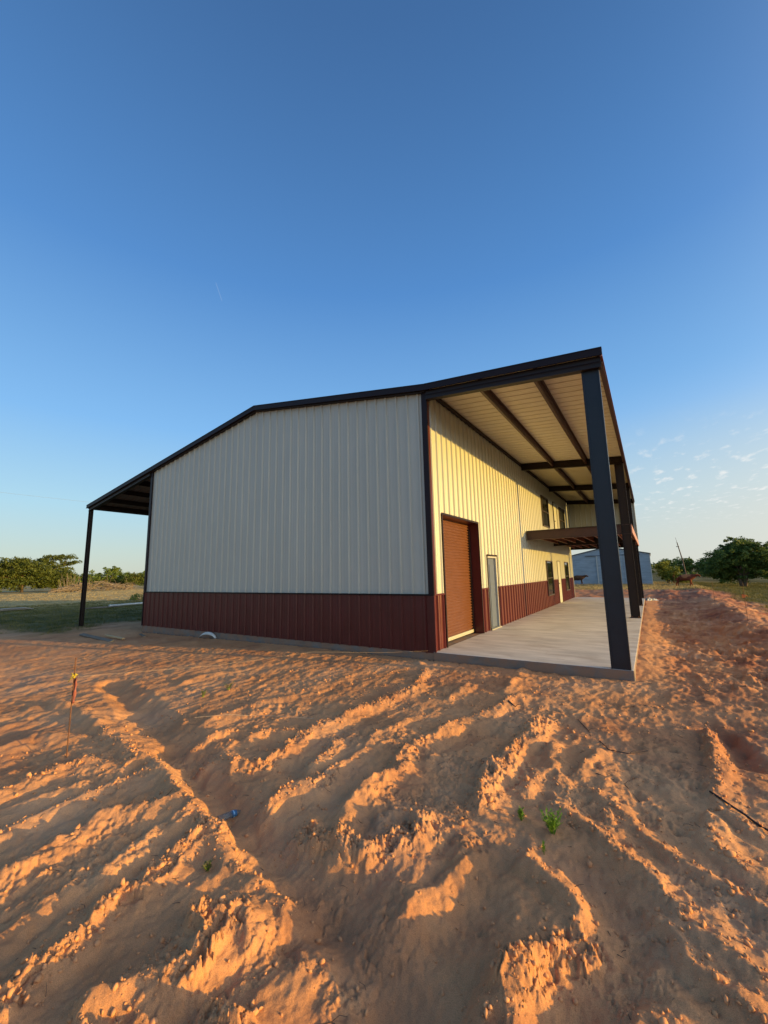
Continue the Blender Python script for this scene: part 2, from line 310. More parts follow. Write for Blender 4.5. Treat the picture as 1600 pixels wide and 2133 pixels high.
def terrain(x, y, detail=True):
    z = base_z(x, y)
    if not detail: return z
    r = np.hypot(x-CAM[0], y-CAM[1])
    gm = grass_mask(x, y); sand = 1-gm
    near = 1-sstep(r, 14, 42)
    # domain warp
    wx = x+.11*fbm(x*1.7, y*1.7, 1, 4, .6)+.012*fbm(x*13, y*13, 2, 2); wy = y+.11*fbm(x*1.7, y*1.7, 3, 4, .6)
    R = np.zeros_like(x); C = np.zeros_like(x)
    for H, ws, wl, c, pts in RIDGES:
        H = H*HK
        P = np.array(pts); x0, y0 = P.min(0)-.5; x1, y1 = P.max(0)+.5
        k = np.where((wx > x0) & (wx < x1) & (wy > y0) & (wy < y1))[0]
        if len(k) == 0: continue
        px = wx[k]; py = wy[k]; bd = np.full(len(k), 1e9); sg = np.zeros(len(k))
        for (ax, ay), (bx, by) in zip(pts[:-1], pts[1:]):
            ex, ey = bx-ax, by-ay; L = ex*ex+ey*ey+1e-9
            t = np.clip(((px-ax)*ex+(py-ay)*ey)/L, 0, 1); dx = px-ax-t*ex; dy = py-ay-t*ey; d = np.hypot(dx, dy)
            s_ = (dx*SX+dy*SY)/np.maximum(d, 1e-6)
            nb = d < bd; bd = np.where(nb, d, bd); sg = np.where(nb, s_, sg)
        w = wl+(ws-wl)*sstep(sg, -.4, .4)
        hn = .82+.75*fbm(px*1.9, py*1.9, 40, 3)
        q = np.clip(1-bd/w, 0, 1)
        v = H*hn*(q*q*(3-2*q)*.6+q*.4)
        R[k] = np.maximum(R[k], v)+.25*np.minimum(R[k], v); C[k] = np.maximum(C[k], max(0, c-.25)/.75*sstep(v/H, .10, .55))
    T = np.zeros_like(x); tx = wx+.10*fbm(x*1.9, y*1.9, 46, 3); ty = wy+.12*fbm(x*1.9, y*1.9, 47, 3)
    for H, w, pts in TRENCHES:
        P = np.array(pts); x0, y0 = P.min(0)-.6; x1, y1 = P.max(0)+.6
        k = np.where((tx > x0) & (tx < x1) & (ty > y0) & (ty < y1))[0]
        if len(k) == 0: continue
        px = tx[k]; py = ty[k]; bd = np.full(len(k), 1e9)
        for (ax, ay), (bx, by) in zip(pts[:-1], pts[1:]):
            ex, ey = bx-ax, by-ay; t = np.clip(((px-ax)*ex+(py-ay)*ey)/(ex*ex+ey*ey+1e-9), 0, 1); bd = np.minimum(bd, np.hypot(px-ax-t*ex, py-ay-t*ey))
        T[k] = np.maximum(T[k], H*1.15*(1-sstep(bd, w*.2, w*1.75))*(.9+.3*fbm(px*2, py*2, 44, 2)))
    z = z - T*sand
    # generic furrows outside the traced ones, running away from the gable (along Y)
    u = x+.45*fbm(x*.8, y*.8, 11, 3)+.18*np.sin(y*.35)
    jmb = sstep(y, -4.2, -2.2)
    fur = (perlin(u*2.3, y*.5, 12)*.6+perlin(u*4.6, y*1.3, 13)*.35)*(1-.55*jmb)+jmb*.55*fbm(x*2.6, y*1.5, 14, 4, .65)
    free = 1-sstep(R, .004, .03)*.7
    zone = sstep(-y, .3, 1.6)*(1-sstep(-x, 9, 15)) + .5*sstep(x, 3.9, 4.6)*sstep(y, -3, -1)
    zone = np.clip(zone, 0, 1)
    lefty = sstep(-x, .5, 4.5)
    z = z + sand*(R + free*zone*((.046-.024*lefty)*fur + .030*sstep(-y, 4.2, 5.2)*(fbm(x*3.4+.6*y, y*2.4, 15, 4, .62)+.35*perlin(x*2.2, y*1.1, 16))))
    z = z + sand*(.085*(1-sstep(x, 3.66, 4.45))*sstep(x, 3.0, 3.6)*sstep(y, .1, .9)*(1-sstep(y, 19, 21)))
    # tyre-tread ripples in the middle left and on the track at the right
    u2 = x*1.0+.35*fbm(x*.9, y*.9, 21, 3)
    rip = perlin(u2*7.5, y*1.5, 22)*.6+perlin(u2*15, y*3.2, 23)*.4
    rz = sstep(-x, .2, 2.5)+.55*sstep(x, 3.8, 4.6)*sstep(y, -3, 0)+.35
    z = z + sand*near*rip*.019*np.clip(rz, 0, 1.0)*(1-.7*np.clip(R/.05, 0, 1))
    v1a, e1a = chunks(wx*7.5, wy*7.5, 66); v0a, e0a = chunks(wx*3.6, wy*3.6, 67)
    # track right of the patio: coarse ruts
    tr = sstep(x, 3.7, 4.2)*(1-sstep(x, 8, 9))*sstep(y, -2, 1)*(1-sstep(y, 34, 40))
    z = z + tr*sand*(.04*fbm(x*1.3, y*.8, 51, 4, .6)+.075*fbm(x*3.6, y*2.4, 52, 4, .7))*sstep(x, 3.7, 4.4)
    z = z + tr*sand*(.022*v1a*sstep(e1a, 0, .12)+.030*v0a*sstep(e0a, 0, .15))*sstep(x, 3.9, 4.6)*sstep(fbm(x*.8, y*.8, 54, 3), -.15, .15)
    bk = sstep(y, 19.8, 21)*(1-sstep(y, 33, 38))*sstep(x, -12, -8)*(1-sstep(x, 6, 9))
    z = z + bk*.16*np.abs(fbm(x*.9, y*.9, 53, 4))
    # crumbly clods on the banks (small facets only where the mesh can carry them)
    fine = 1-sstep(r, 5, 10)
    v1, e1 = chunks(wx*9.5, wy*9.5, 60); v2, e2 = chunks(wx*22, wy*22, 61); v3, e3 = chunks(wx*48, wy*48, 62)
    cm = sand*C*near*sstep(fbm(x*1.4, y*1.4, 64, 3)+.5*(C-.5), -.22, .16)
    v0, e0 = chunks(wx*5.2, wy*5.2, 63)
    z = z + cm*sstep(C, .45, .8)*(.026*v0*sstep(e0, 0, .12)-.016*(1-sstep(e0, 0, .07)))
    z = z + cm*(.017*v1*sstep(e1, 0, .12)-.012*(1-sstep(e1, 0, .10)))+cm*fine*(.0105*v2*sstep(e2, 0, .08)-.006*(1-sstep(e2, 0, .08))+.0055*v3)
    # scattered crumbs at ridge feet and patches everywhere
    pm = sstep(fbm(x*1.1, y*1.1, 70, 4, .65), -.06, .20)*sand*near*(1-.6*sstep(C, .0, .3))
    z = z + pm*(.007*v0*sstep(e0, 0, .2)+.008*v1*sstep(e1, 0, .15)) + pm*fine*(.0062*v2*sstep(e2, 0, .12)+.0036*v3)
    rg = 1-np.abs(perlin(x*2.9+.3*perlin(x*7, y*7, 86), y*2.3, 83))*2
    z = z + sand*near*(.020*fbm(x*3.0, y*2.6, 80, 4, .6)*(.6+.8*sstep(C+R*4, 0, .6)+.3*jmb)+.0105*fbm(x*10, y*8.5, 81, 3, .6)+.011*np.clip(rg-.35, 0, 1)*(1-.5*T/.1)) + (1-near)*sand*.03*fbm(x*1.2, y*1.2, 82, 3)
    bl = np.abs(perlin(x*5.2+.4*perlin(x*3, y*3, 87), y*4.4, 84))+.5*np.abs(perlin(x*11, y*9.5, 85))
    z = z + sand*near*.015*(bl-.4)*(1-.5*np.clip(T/.1, 0, 1))*sstep(fbm(x*.9, y*.9, 88, 3), -.25, .2)
    # footprints and dimples right of centre
    fx = x*3.1; fy = y*2.7; ix = np.floor(fx); iy = np.floor(fy)
    fx = fx+.12*fbm(x*6, y*6, 95, 2); fy = fy+.12*fbm(x*6, y*6, 96, 2); px = ix+.3+.4*_hash(ix, iy, 90); py = iy+.3+.4*_hash(ix, iy, 91); on = _hash(ix, iy, 92) > .35
    th = _hash(ix, iy, 93)*3.1; dx = (fx-px)*np.cos(th)+(fy-py)*np.sin(th); dy = -(fx-px)*np.sin(th)+(fy-py)*np.cos(th)
    dd = np.hypot(dx/.30, dy/.17)
    dz = -.024*(1-sstep(dd, .2, 1.05))+.006*np.exp(-((dd-1.2)/.3)**2)
    z = z + on*dz*sand*sstep(x, 2.2, 2.9)*(1-sstep(x, 4.2, 4.8))*sstep(-y, 1.2, 2.0)*(1-sstep(-y, 4.4, 5.2))*near*(1-.6*np.clip(R/.05, 0, 1))
    # grass ground: tussocky
    z = z + gm*(.05*fbm(x*.35, y*.35, 100, 3)+.03*fbm(x*2.2, y*2.2, 101, 2)*(1-sstep(r, 30, 70)))
    # broad undulation
    z = z + .02*sand*fbm(x*.45, y*.45, 110, 2)
    # keep clear of the slab and building
    dxs = np.maximum(np.maximum(-12.25-x, x-3.63), 0); dys = np.maximum(np.maximum(-.02-y, y-19.62), 0); ds = np.hypot(dxs, dys)
    cap = np.where((x > 3.6) & (y > .25), -.035, np.where(x < -.6, -.085, -.11)) + .55*ds
    z = np.where(ds < 1.2, np.minimum(z, cap), z)
    inside = (x > -12.2) & (x < 3.6) & (y > .03) & (y < 19.55)
    z = np.where(inside, -.45, z)
    return z
def ground_z(x, y, detail=True):
    return float(terrain(np.array([float(x)]), np.array([float(y)]), detail)[0])

def build_ground():
    # polar grid round the photographer's feet, finest where it is seen closest
    hd = math.pi/2+YAW
    fa = np.linspace(hd-R_(56), hd+R_(54), 860, endpoint=False)
    ca = np.linspace(hd+R_(54), hd-R_(56)+2*math.pi, 150, endpoint=False)
    ang = np.concatenate([fa, ca])
    rs = [0.25]
    while rs[-1] < 5000:
        r = rs[-1]
        k = .02 if r < 1.25 else .0036 if r < 6 else .0055 if r < 14 else .012 if r < 60 else .03 if r < 400 else .12
        rs.append(r*(1+k))
    rs = np.array(rs); A, Rr = np.meshgrid(ang, rs)
    X = CAM[0]+Rr*np.cos(A); Y = CAM[1]+Rr*np.sin(A); n, mcol = X.shape
    x = X.ravel(); y = Y.ravel(); z = np.empty_like(x)
    for i in range(0, len(x), 200000): z[i:i+200000] = terrain(x[i:i+200000], y[i:i+200000])
    V = np.stack([x, y, z], 1); V = np.vstack([V, [[CAM[0], CAM[1], -.22]]])
    idx = np.arange(n*mcol).reshape(n, mcol); nx = np.roll(idx, -1, axis=1)
    F = np.stack([idx[:-1], nx[:-1], nx[1:], idx[1:]], -1).reshape(-1, 4)[:, ::-1]
    o = tri_mesh('ground', V, F, SAND, smooth=True)
    gm = np.concatenate([grass_mask(x, y), [0]]).astype(np.float32)
    dp = sstep(x, 3.75, 4.5)*sstep(y, -4, -1.2)*(.55+1.3*fbm(x*.9, y*.6, 300, 4, .6)) + sstep(y, 19.5, 21)*(1-sstep(y, 33, 37))*.6
    dp = np.concatenate([np.clip(np.maximum(dp, sstep(fbm(x*.55, y*.55, 301, 4, .6), .12, .34)*.35), 0, 1), [0]]).astype(np.float32)
    ad = o.data.attributes.new('damp', 'FLOAT', 'POINT'); ad.data.foreach_set('value', dp)
    at = o.data.attributes.new('grass', 'FLOAT', 'POINT'); at.data.foreach_set('value', gm)
    tag(o, kind='structure')
    # flat-shade check: normals must look up
    return o

SAND = bpy.data.materials.new('red_sand_and_pasture'); SAND.use_nodes = True
t = SAND.node_tree; b = t.nodes['Principled BSDF']; b.inputs['Roughness'].default_value = .95; b.inputs['Specular IOR Level'].default_value = .12
def N(ty, **k):
    n = t.nodes.new(ty)
    for a, v in k.items(): setattr(n, a, v)
    return n
geo = N('ShaderNodeNewGeometry')
def noise(scale, det=5, rough=.6, vec=None):
    n = N('ShaderNodeTexNoise'); n.inputs['Scale'].default_value = scale; n.inputs['Detail'].default_value = det; n.inputs['Roughness'].default_value = rough
    t.links.new(vec or geo.outputs['Position'], n.inputs[0]); return n.outputs[0]
def ramp(v, stops):
    r = N('ShaderNodeValToRGB'); e = r.color_ramp.elements
    while len(e) < len(stops): e.new(.5)
    for q, (p_, c) in zip(e, stops): q.position = p_; q.color = (*c, 1)
    t.links.new(v, r.inputs[0]); return r.outputs[0]
def mixc(f, a, b_, mode='MIX'):
    n = N('ShaderNodeMix', data_type='RGBA', blend_type=mode)
    for i, v in ((0, f), (6, a), (7, b_)):
        if isinstance(v, (int, float)): n.inputs[i].default_value = v
        elif isinstance(v, tuple): n.inputs[i].default_value = (*v, 1)
        else: t.links.new(v, n.inputs[i])
    return n.outputs[2]
sandc = ramp(noise(.9, 6), [(.3, (.50, .235, .105)), (.5, (.64, .315, .145)), (.72, (.70, .375, .185))])
grain = ramp(noise(260, 2, .5), [(.3, (.72, .70, .68)), (.6, (1.05, 1.05, 1.05))])
sandc = mixc(1., sandc, grain, 'MULTIPLY')
sandc = mixc(ramp(noise(3.2, 6), [(.58, (0, 0, 0)), (.72, (.35, .35, .35))]), sandc, (.30, .13, .07))
atd = N('ShaderNodeAttribute', attribute_name='damp')
sandc = mixc(atd.outputs['Fac'], sandc, ramp(noise(1.7, 5), [(.35, (.24, .085, .045)), (.65, (.42, .17, .085))]))
sandc = mixc(ramp(noise(.5, 6), [(.52, (0, 0, 0)), (.70, (.45, .45, .45))]), sandc, (.66, .40, .24))
grs = ramp(noise(.22, 5), [(.32, (.062, .060, .018)), (.5, (.12, .11, .032)), (.62, (.20, .16, .06)), (.75, (.28, .21, .09))])
mpd = N('ShaderNodeMapping'); mpd.inputs['Scale'].default_value = (.5, 1.6, 1); t.links.new(geo.outputs['Position'], mpd.inputs[0])
straw = ramp(noise(.6, 5, .6, mpd.outputs[0]), [(.3, (.24, .18, .07)), (.55, (.48, .37, .16)), (.8, (.58, .46, .22))])
sepx = N('ShaderNodeSeparateXYZ'); t.links.new(geo.outputs['Position'], sepx.inputs[0])
mrx = N('ShaderNodeMapRange', interpolation_type='SMOOTHSTEP'); t.links.new(sepx.outputs[0], mrx.inputs[0]); mrx.inputs[1].default_value = -30; mrx.inputs[2].default_value = -44
grs = mixc(mrx.outputs[0], grs, straw)
grs = mixc(1., grs, ramp(noise(9, 4), [(.35, (.6, .6, .6)), (.65, (1.15, 1.15, 1.15))]), 'MULTIPLY')
att = N('ShaderNodeAttribute', attribute_name='grass')
t.links.new(mixc(att.outputs['Fac'], sandc, grs), b.inputs['Base Color'])
bp = N('ShaderNodeBump'); bp.inputs['Distance'].default_value = .0022; bp.inputs['Strength'].default_value = .8
t.links.new(noise(95, 6, .7), bp.inputs['Height'])
bp2 = N('ShaderNodeBump'); bp2.inputs['Distance'].default_value = .012; bp2.inputs['Strength'].default_value = .8
t.links.new(noise(28, 6, .7), bp2.inputs['Height']); t.links.new(bp.outputs[0], bp2.inputs['Normal']); t.links.new(bp2.outputs[0], b.inputs['Normal'])
build_ground()
# ------------------------------------------------------------------ metal building
W, L, XC = 12.19, 19.55, 3.63
XR = -6.0
def roof_z(x):
    if x > 0: return 6.06-.0885*x
    if x > XR: return 6.06-.165*x
    return 6.06-.165*XR+.1665*(x-XR)
def profile(u0, u1, phase=0., cuts=()):
    """R-panel section: (u, d) pairs between u0 and u1"""
    P = 0.3048; pts = []
    k0 = int(math.floor((u0-phase)/P))-1; k1 = int(math.ceil((u1-phase)/P))+1
    for k in range(k0, k1+1):
        c = phase+k*P
        for off, d in ((-.036, 0), (-.016, .035), (.016, .035), (.036, 0)): pts.append((c+off, d))
        for mo in (.102, .203):
            for off, d in ((-.014, 0), (-.006, .004), (.006, .004), (.014, 0)): pts.append((c+mo+off, d))
    pts.sort()
    us = np.array([q[0] for q in pts]); ds = np.array([q[1] for q in pts])
    allu = [u0, u1]+[c for c in cuts if u0 < c < u1]+[float(u) for u in us if u0 < u < u1]
    allu = sorted(set(round(v, 5) for v in allu))
    return [(v, float(np.interp(v, us, ds))) for v in allu]
def panel(name, mat, parent, u0, u1, zb, zt, fn, phase=0., holes=(), cuts=()):
    """ribbed sheet; fn(u,d,z)->xyz ; holes: (ua,ub,za,zb)"""
    cuts = list(cuts)+[h[0] for h in holes]+[h[1] for h in holes]
    pr = profile(u0, u1, phase, cuts); V = []; F = []
    for (ua, da), (ub, db) in zip(pr[:-1], pr[1:]):
        mid = (ua+ub)/2; spans = [(None, None)]
        hs = sorted([(h[2], h[3]) for h in holes if h[0]-1e-6 <= mid <= h[1]+1e-6])
        seg = []; lo = None
        for a, c in hs: seg.append((lo, a)); lo = c
        seg.append((lo, None))
        for a, c in seg:
            za = [zb(ua), zb(ub)] if a is None else [a, a]; zc_ = [zt(ua), zt(ub)] if c is None else [c, c]
            if zc_[0]-za[0] < 1e-4: continue
            n = len(V)
            V += [fn(ua, da, za[0]), fn(ub, db, za[1]), fn(ub, db, zc_[1]), fn(ua, da, zc_[0])]; F.append((n, n+1, n+2, n+3))
    return mesh_obj(name, V, F, mat, parent)
B = empty('metal_building', (0, 0, 0))
tag(B, 'large new cream and burgundy metal building with open canopies on both sides', 'building')
HW = 1.22
# gable wall (front) and its mirror at the back
def gfn(y, s): return lambda u, d, z: (u, y-s*d, z)
gable = panel('gable_wall', CREAM, B, -W+.10, -.10, lambda u: HW, lambda u: roof_z(u)-.17, gfn(.041, 1), phase=-.24, cuts=(XR,))
gw = panel('wainscot', BURG, B, -W+.02, -.02, lambda u: -.03, lambda u: HW-.03, gfn(.041, 1), phase=-.24); tag(gw, 'dark shaded burgundy wainscot of the gable wall')
panel('rear_wall', CREAM, B, -W, 0, lambda u: 0., lambda u: roof_z(u)-.05, gfn(L, -1), cuts=(XR,))
# side walls
doorH = (3.67, 4.56, -1, 2.15); rollH = (.62, 3.0, -1, 3.05)
w1 = (11.96, 13.30, .51, 2.13); sdH = (14.60, 15.36, -1, 2.13); w2 = (16.75, 17.95, .53, 2.13)
u1 = (12.0, 13.5, 3.78, 5.27); usd = (14.85, 15.68, 3.26, 5.30); u2 = (16.62, 18.15, 3.80, 5.27)
low = [doorH, rollH, w1, sdH, w2]; up = [(a, b_, max(c, HW), d) for a, b_, c, d in low] + [u1, usd, u2]
lowc = [(a, b_, c, min(d, HW-.03)) for a, b_, c, d in low]
sfn = lambda u, d, z: (-.040+d, u, z)
def fixh(hs, zlo): # openings that touch the bottom or top edge of the sheet
    return [(a, b_, (-9 if c <= zlo+1e-6 else c), d) for a, b_, c, d in hs]
sw = panel('side_wall', CREAM, B, .10, L-.02, lambda u: HW, lambda u: 5.93, sfn, phase=.22, holes=[(a, b_, c if c > HW else HW-1, d) for a, b_, c, d in up])
for ua, ub, hs in ((.02, rollH[0], []), (rollH[1], doorH[0], []), (doorH[1], sdH[0], [w1]), (sdH[1], L-.02, [w2])):
    sww = panel('wainscot', BURG, B, ua, ub, lambda u: .005, lambda u: HW-.03, sfn, phase=.22, holes=[(a, b_, c, 9) for a, b_, c, d in hs])
    tag(sww, 'sunlit burgundy wainscot under the canopy')
panel('side_wall', CREAM, B, .02, L, lambda u: HW, lambda u: roof_z(-W)-.12, lambda u, d, z: (-W+.034-d, u, z))
panel('wainscot', BURG, B, .02, L, lambda u: 0, lambda u: HW-.03, lambda u, d, z: (-W+.034-d, u, z))
# inner dark lining just behind the sheets, so openings lead to something
MB().box((-W+.12, .12, 0), (-W+.16, L-.12, 5.6)).build('inner_lining', STEEL, B)
# wainscot transition trim, corner trims
mb = MB()
mb.box((-W-.012, -.012, HW-.034), (.0, .034, HW-.006)); mb.box((-W-.012, -.022, HW-.010), (.014, .034, HW+.004))
mb.build('wainscot_trim', TRIM, B)
mb = MB(); ys = [.0]+[v for h in sorted(low) if h[3] > HW for v in (h[0], h[1])]+[L]
ivs = [(0.02, rollH[0]-.05), (rollH[1]+.05, doorH[0]-.05), (doorH[1]+.05, w1[0]-.04), (w1[1]+.04, sdH[0]-.04), (sdH[1]+.04, w2[0]-.04), (w2[1]+.04, L)]
for a, c in ivs: MB().box((-.038, a, HW-.034), (.008, c, HW-.002)).build('wainscot_trim', BURG, B)
mb = MB(); mb.box((-.125, -.016, HW), (.012, .02, 5.95)); mb.build('corner_trim', TRIM, B)
MB().box((-.004, .0205, HW+.002), (.014, .105, 5.93)).build('corner_trim', BURG, B)
mb = MB(); mb.box((-.03, -.014, 0.0), (.011, .03, HW-.036)); mb.build('corner_trim', BURG, B)
mb = MB(); mb.box((-W-.012, -.016, -.03), (-W+.03, .02, HW-.036)); mb.box((-W-.012, -.016, HW+.006), (-W+.115, .02, roof_z(-W)-.12)); mb.box((-W-.013, .021, 0), (-W+.02, .10, roof_z(-W)-.1)); mb.build('corner_trim', TRIM, B)
mb = MB(); mb.box((-.03, L-.04, 0.0), (.012, L+.02, 5.93)); mb.build('corner_trim', CREAM, B)

# roof: ribbed sheet, one pitch break at the ridge and one over the side wall
def roof_sheet(xa, xb, y0, y1, name='roof_panel', mat=None):
    pr = profile(y0, y1, .16); V = []; F = []
    for xi in (xa, xb):
        for (u, d) in pr: V.append((xi, u, roof_z(xi)-.030+d))
    n = len(pr)
    for i in range(n-1): F.append((i, i+1, n+i+1, n+i))
    return mesh_obj(name, V, F, mat, B)
roof_sheet(-12.2, XR, -.07, L+.05, mat=ROOFT); roof_sheet(XR, 0, -.07, L+.05, mat=ROOFT)
TAN = vary(new_mat('tan_roof_underside', (.62, .57, .46), .55, spec=.3), 2, .06)
roof_sheet(-17.52, -12.2, -.07, L+.05, mat=new_mat('shade_grey_underside', (.13, .12, .115), .6))  # light panel; the deep shade under the lean-to is put into this grey
o = roof_sheet(0, 3.66, -.07, L+.05, mat=TAN); tag(o, 'canopy roof sheet with tan ribbed underside')
# shade-darkened ribbed underside of the left lean-to is the same sheet
# rake trim along the gable edge
def rake(xa, xb, y0, y1, ztop, zbot, mb):
    V = []; n = len(mb.v)
    for x in (xa, xb):
        for (y, dz) in ((y0, ztop), (y1, ztop), (y1, zbot), (y0, zbot)): V.append((x, y, roof_z(x)+dz))
    mb.v += V
    for q in ((0, 1, 5, 4), (1, 2, 6, 5), (2, 3, 7, 6), (3, 0, 4, 7), (3, 2, 1, 0), (4, 5, 6, 7)): mb.f.append(tuple(n+i for i in q))
mb = MB(); e = 1e-3
for xa, xb in ((-17.56, XR-.001), (XR, -.001), (0, 3.68)):
    rake(xa, xb, -.125, -.085, .006, -.135, mb)          # face, with a hemmed lower lip and top return
    rake(xa, xb, -.140, -.126, -.118, -.150, mb)
    rake(xa, xb, -.132, -.126, .010, -.012, mb)
    rake(xa, xb, -.084, -.02, .007, .003, mb)
mb.build('rake_trim', TRIM, B)
mb = MB()
for xa, xb in ((-17.5, XR-.001), (XR, -.001)): rake(xa, xb, -.075, .03, -.135, -.172, mb)
mb.build('soffit_trim', STEEL, B)
# canopy end rafter below the rake trim: channel with lips
mb = MB()
rake(.02, 3.64, -.06, -.045, -.155, -.345, mb); rake(.02, 3.64, -.085, .06, -.345, -.357, mb); rake(.02, 3.64, -.085, .06, -.143, -.155, mb); rake(.02, 3.64, -.10, -.086, -.235, -.25, mb)
mb.build('rafter', STEEL, B)
mb = MB(); rake(-17.45, -W-.02, -.06, -.045, -.14, -.28, mb); rake(-17.45, -W-.02, -.085, .06, -.28, -.292, mb); mb.build('rafter', STEEL, B)
FR = [8.5, 14.0, 19.42]
for y in FR:
    mb = MB()
    rake(.02, 3.62, y-.006, y+.006, -.06, -.295, mb); rake(.02, 3.62, y-.075, y+.075, -.296, -.308, mb); rake(.02, 3.62, y-.075, y+.075, -.045, -.059, mb)
    mb.build('rafter', STEEL, B)
    mb = MB(); rake(-17.4, -W-.02, y-.006, y+.006, -.06, -.29, mb); rake(-17.4, -W-.02, y-.075, y+.075, -.291, -.303, mb); mb.build('rafter', STEEL, B)
# purlins between the rafters
def zee(mb, A, Bp, h=.19, fl=.06, th=.004):
    A = Vector(A); Bp = Vector(Bp)
    for (x0, x1, z0, z1) in ((0, th, -h, 0), (-fl, 0, -h-th, -h), (-fl, -fl+th, -h, -h+.02), (th, fl, -th, 0)):
        mb.box((A.x+x0, A.y, A.z+z0), (A.x+x1, Bp.y, A.z+z1))
PUR = vary(new_mat('purlin_red_brown', (.062, .024, .018), .45), 4, .25)
for x in (1.25, 2.42):
    for a, c in zip([-.02]+FR[:-1], FR):
        mb = MB(); zee(mb, (x, a+.08, roof_z(x)-.036), (x, c-.01, 0)); mb.build('purlin', PUR, B)
for x in (-13.5, -14.8, -16.1, -17.2):
    mb = MB(); zee(mb, (x, .06, roof_z(x)-.04), (x, L, 0)); mb.build('purlin', STEEL, B)
mb = MB(); mb.box((.0, .07, 5.905), (.055, L-.08, 5.99)); mb.build('wall_top_angle', TRIM, B)
# outer eave: strut and trim
mb = MB(); ze = roof_z(3.64)
mb.box((3.585, -.04, ze-.24), (3.60, L, ze-.04)); mb.box((3.60, -.04, ze-.252), (3.665, L, ze-.24)); mb.build('eave_strut', PUR, B)
mb = MB(); mb.box((3.655, -.124, ze-.165), (3.668, L+.03, ze-.004)); mb.box((3.640, -.12, ze-.178), (3.682, L+.03, ze-.165)); mb.build('eave_trim', REDOX, B)
zl = roof_z(-17.5)
mb = MB(); mb.box((-17.545, -.12, zl-.15), (-17.53, L+.03, zl+.0)); mb.box((-17.5, .0, zl-.2), (-17.45, L, zl-.05)); mb.build('eave_trim', TRIM, B)

# I-section columns on the outer line
def column(x0, x1, y, z0, z1, d=.15, mat=STEEL):
    mb = MB()
    mb.box((x0, y-d/2, z0), (x0+.010, y+d/2, z1)); mb.box((x1-.010, y-d/2, z0), (x1, y+d/2, z1)); mb.box((x0+.0105, y-.004, z0), (x1-.0105, y+.004, z1))
    mb.box((x0+.0106, y-d/2+.004, z0+.002), (x1-.0106, y+d/2-.004, z0+.014)); mb.box((x0+.0106, y-d/2+.004, z1-.02), (x1-.0106, y+d/2-.004, z1-.008))
    c_ = mb.build('column', mat, B)
    mp_ = MB(); mp_.box((x0-.035, y-.09, .0015), (x1+.02, y+.09, .016)); mp_.build('base_plate', mat, c_)
    for bx in (x0+.05, x1-.05):
        for by in (y-.05, y+.05): MB().tube([(bx, by, .0165), (bx, by, .05)], .011, 6).build('anchor_bolt', REDOX, c_)
    return c_
STEELB = vary(new_mat('blue_black_primed_steel', (.013, .018, .026), .42, spec=.4), 3., .25, bump=.0012, bscale=14, rvar=.08)
c1 = MB(); x0, x1 = 3.295, 3.59
c1.box((x0, .0, .003), (x0+.022, .13, 5.41)); c1.box((x1-.022, .0, .003), (x1, .13, 5.385)); c1.box((x0+.0225, .012, .003), (x1-.0225, .118, 5.395))
c1 = c1.build('column', STEELB, B); tag(c1, 'thick blue-black front corner column')
for y in FR: column(3.31, 3.59, y+.06, .003, ze-.26, .09)
def lean_post(y, z1):
    g = ground_z(-17.46, y)-.25
    mb = MB(); mb.box((-17.56, y-.05, g), (-17.545, y+.07, z1)); mb.box((-17.36, y-.05, g), (-17.345, y+.07, z1)); mb.box((-17.5445, y+.004, g), (-17.3605, y+.014, z1)); mb.build('column', STEEL, B)
for y in (.03, 6.5, 13., 19.4): lean_post(y, zl-.12)

# mezzanine deck
D = MB(); zt = 3.24
mb = MB(); mb.box((.02, 8.60, zt-.33), (3.60, 8.612, zt-.012)); mb.box((.02, 8.54, zt-.342), (3.60, 8.67, zt-.330)); mb.box((.02, 8.54, zt-.0115), (3.60, 8.67, zt)); 
deck = mb.build('mezzanine_deck', PUR, B)
tag(deck)
for y in (14.0, 19.38):
    mb = MB(); mb.box((.02, y-.006, zt-.33), (3.60, y+.006, zt-.012)); mb.box((.02, y-.065, zt-.342), (3.60, y+.065, zt-.330)); mb.build('beam', STEEL, deck)
x = .26
while x < 3.55:
    for a, c in ((8.62, 13.93), (14.07, 19.3)):
        mb = MB(); mb.box((x, a, zt-.25), (x+.004, c, zt-.03)); mb.box((x-.0, a, zt-.2545), (x+.05, c, zt-.2505)); mb.build('joist', REDOX, deck)
    x += .406
MB().box((.01, 8.60, zt+.001), (3.63, 19.35, zt+.03)).build('deck_sheet', STEEL, deck)
mb = MB(); mb.box((3.600, 8.56, zt-.30), (3.640, 19.5, zt-.02)); o = mb.build('edge_beam', vary(new_mat('pale_oxide_edge', (.42, .20, .14), .5), 3, .2), deck)
# closed end bay above the deck
panel('end_wall', CREAM, B, .02, 3.62, lambda u: zt+.035, lambda u: roof_z(u)-.30, lambda u, d, z: (u, 19.34-d, z), phase=.13)
MB().box((3.625, 19.30, zt+.03), (3.640, 19.72, ze-.20)).build('end_wall_edge', CREAM, deck)

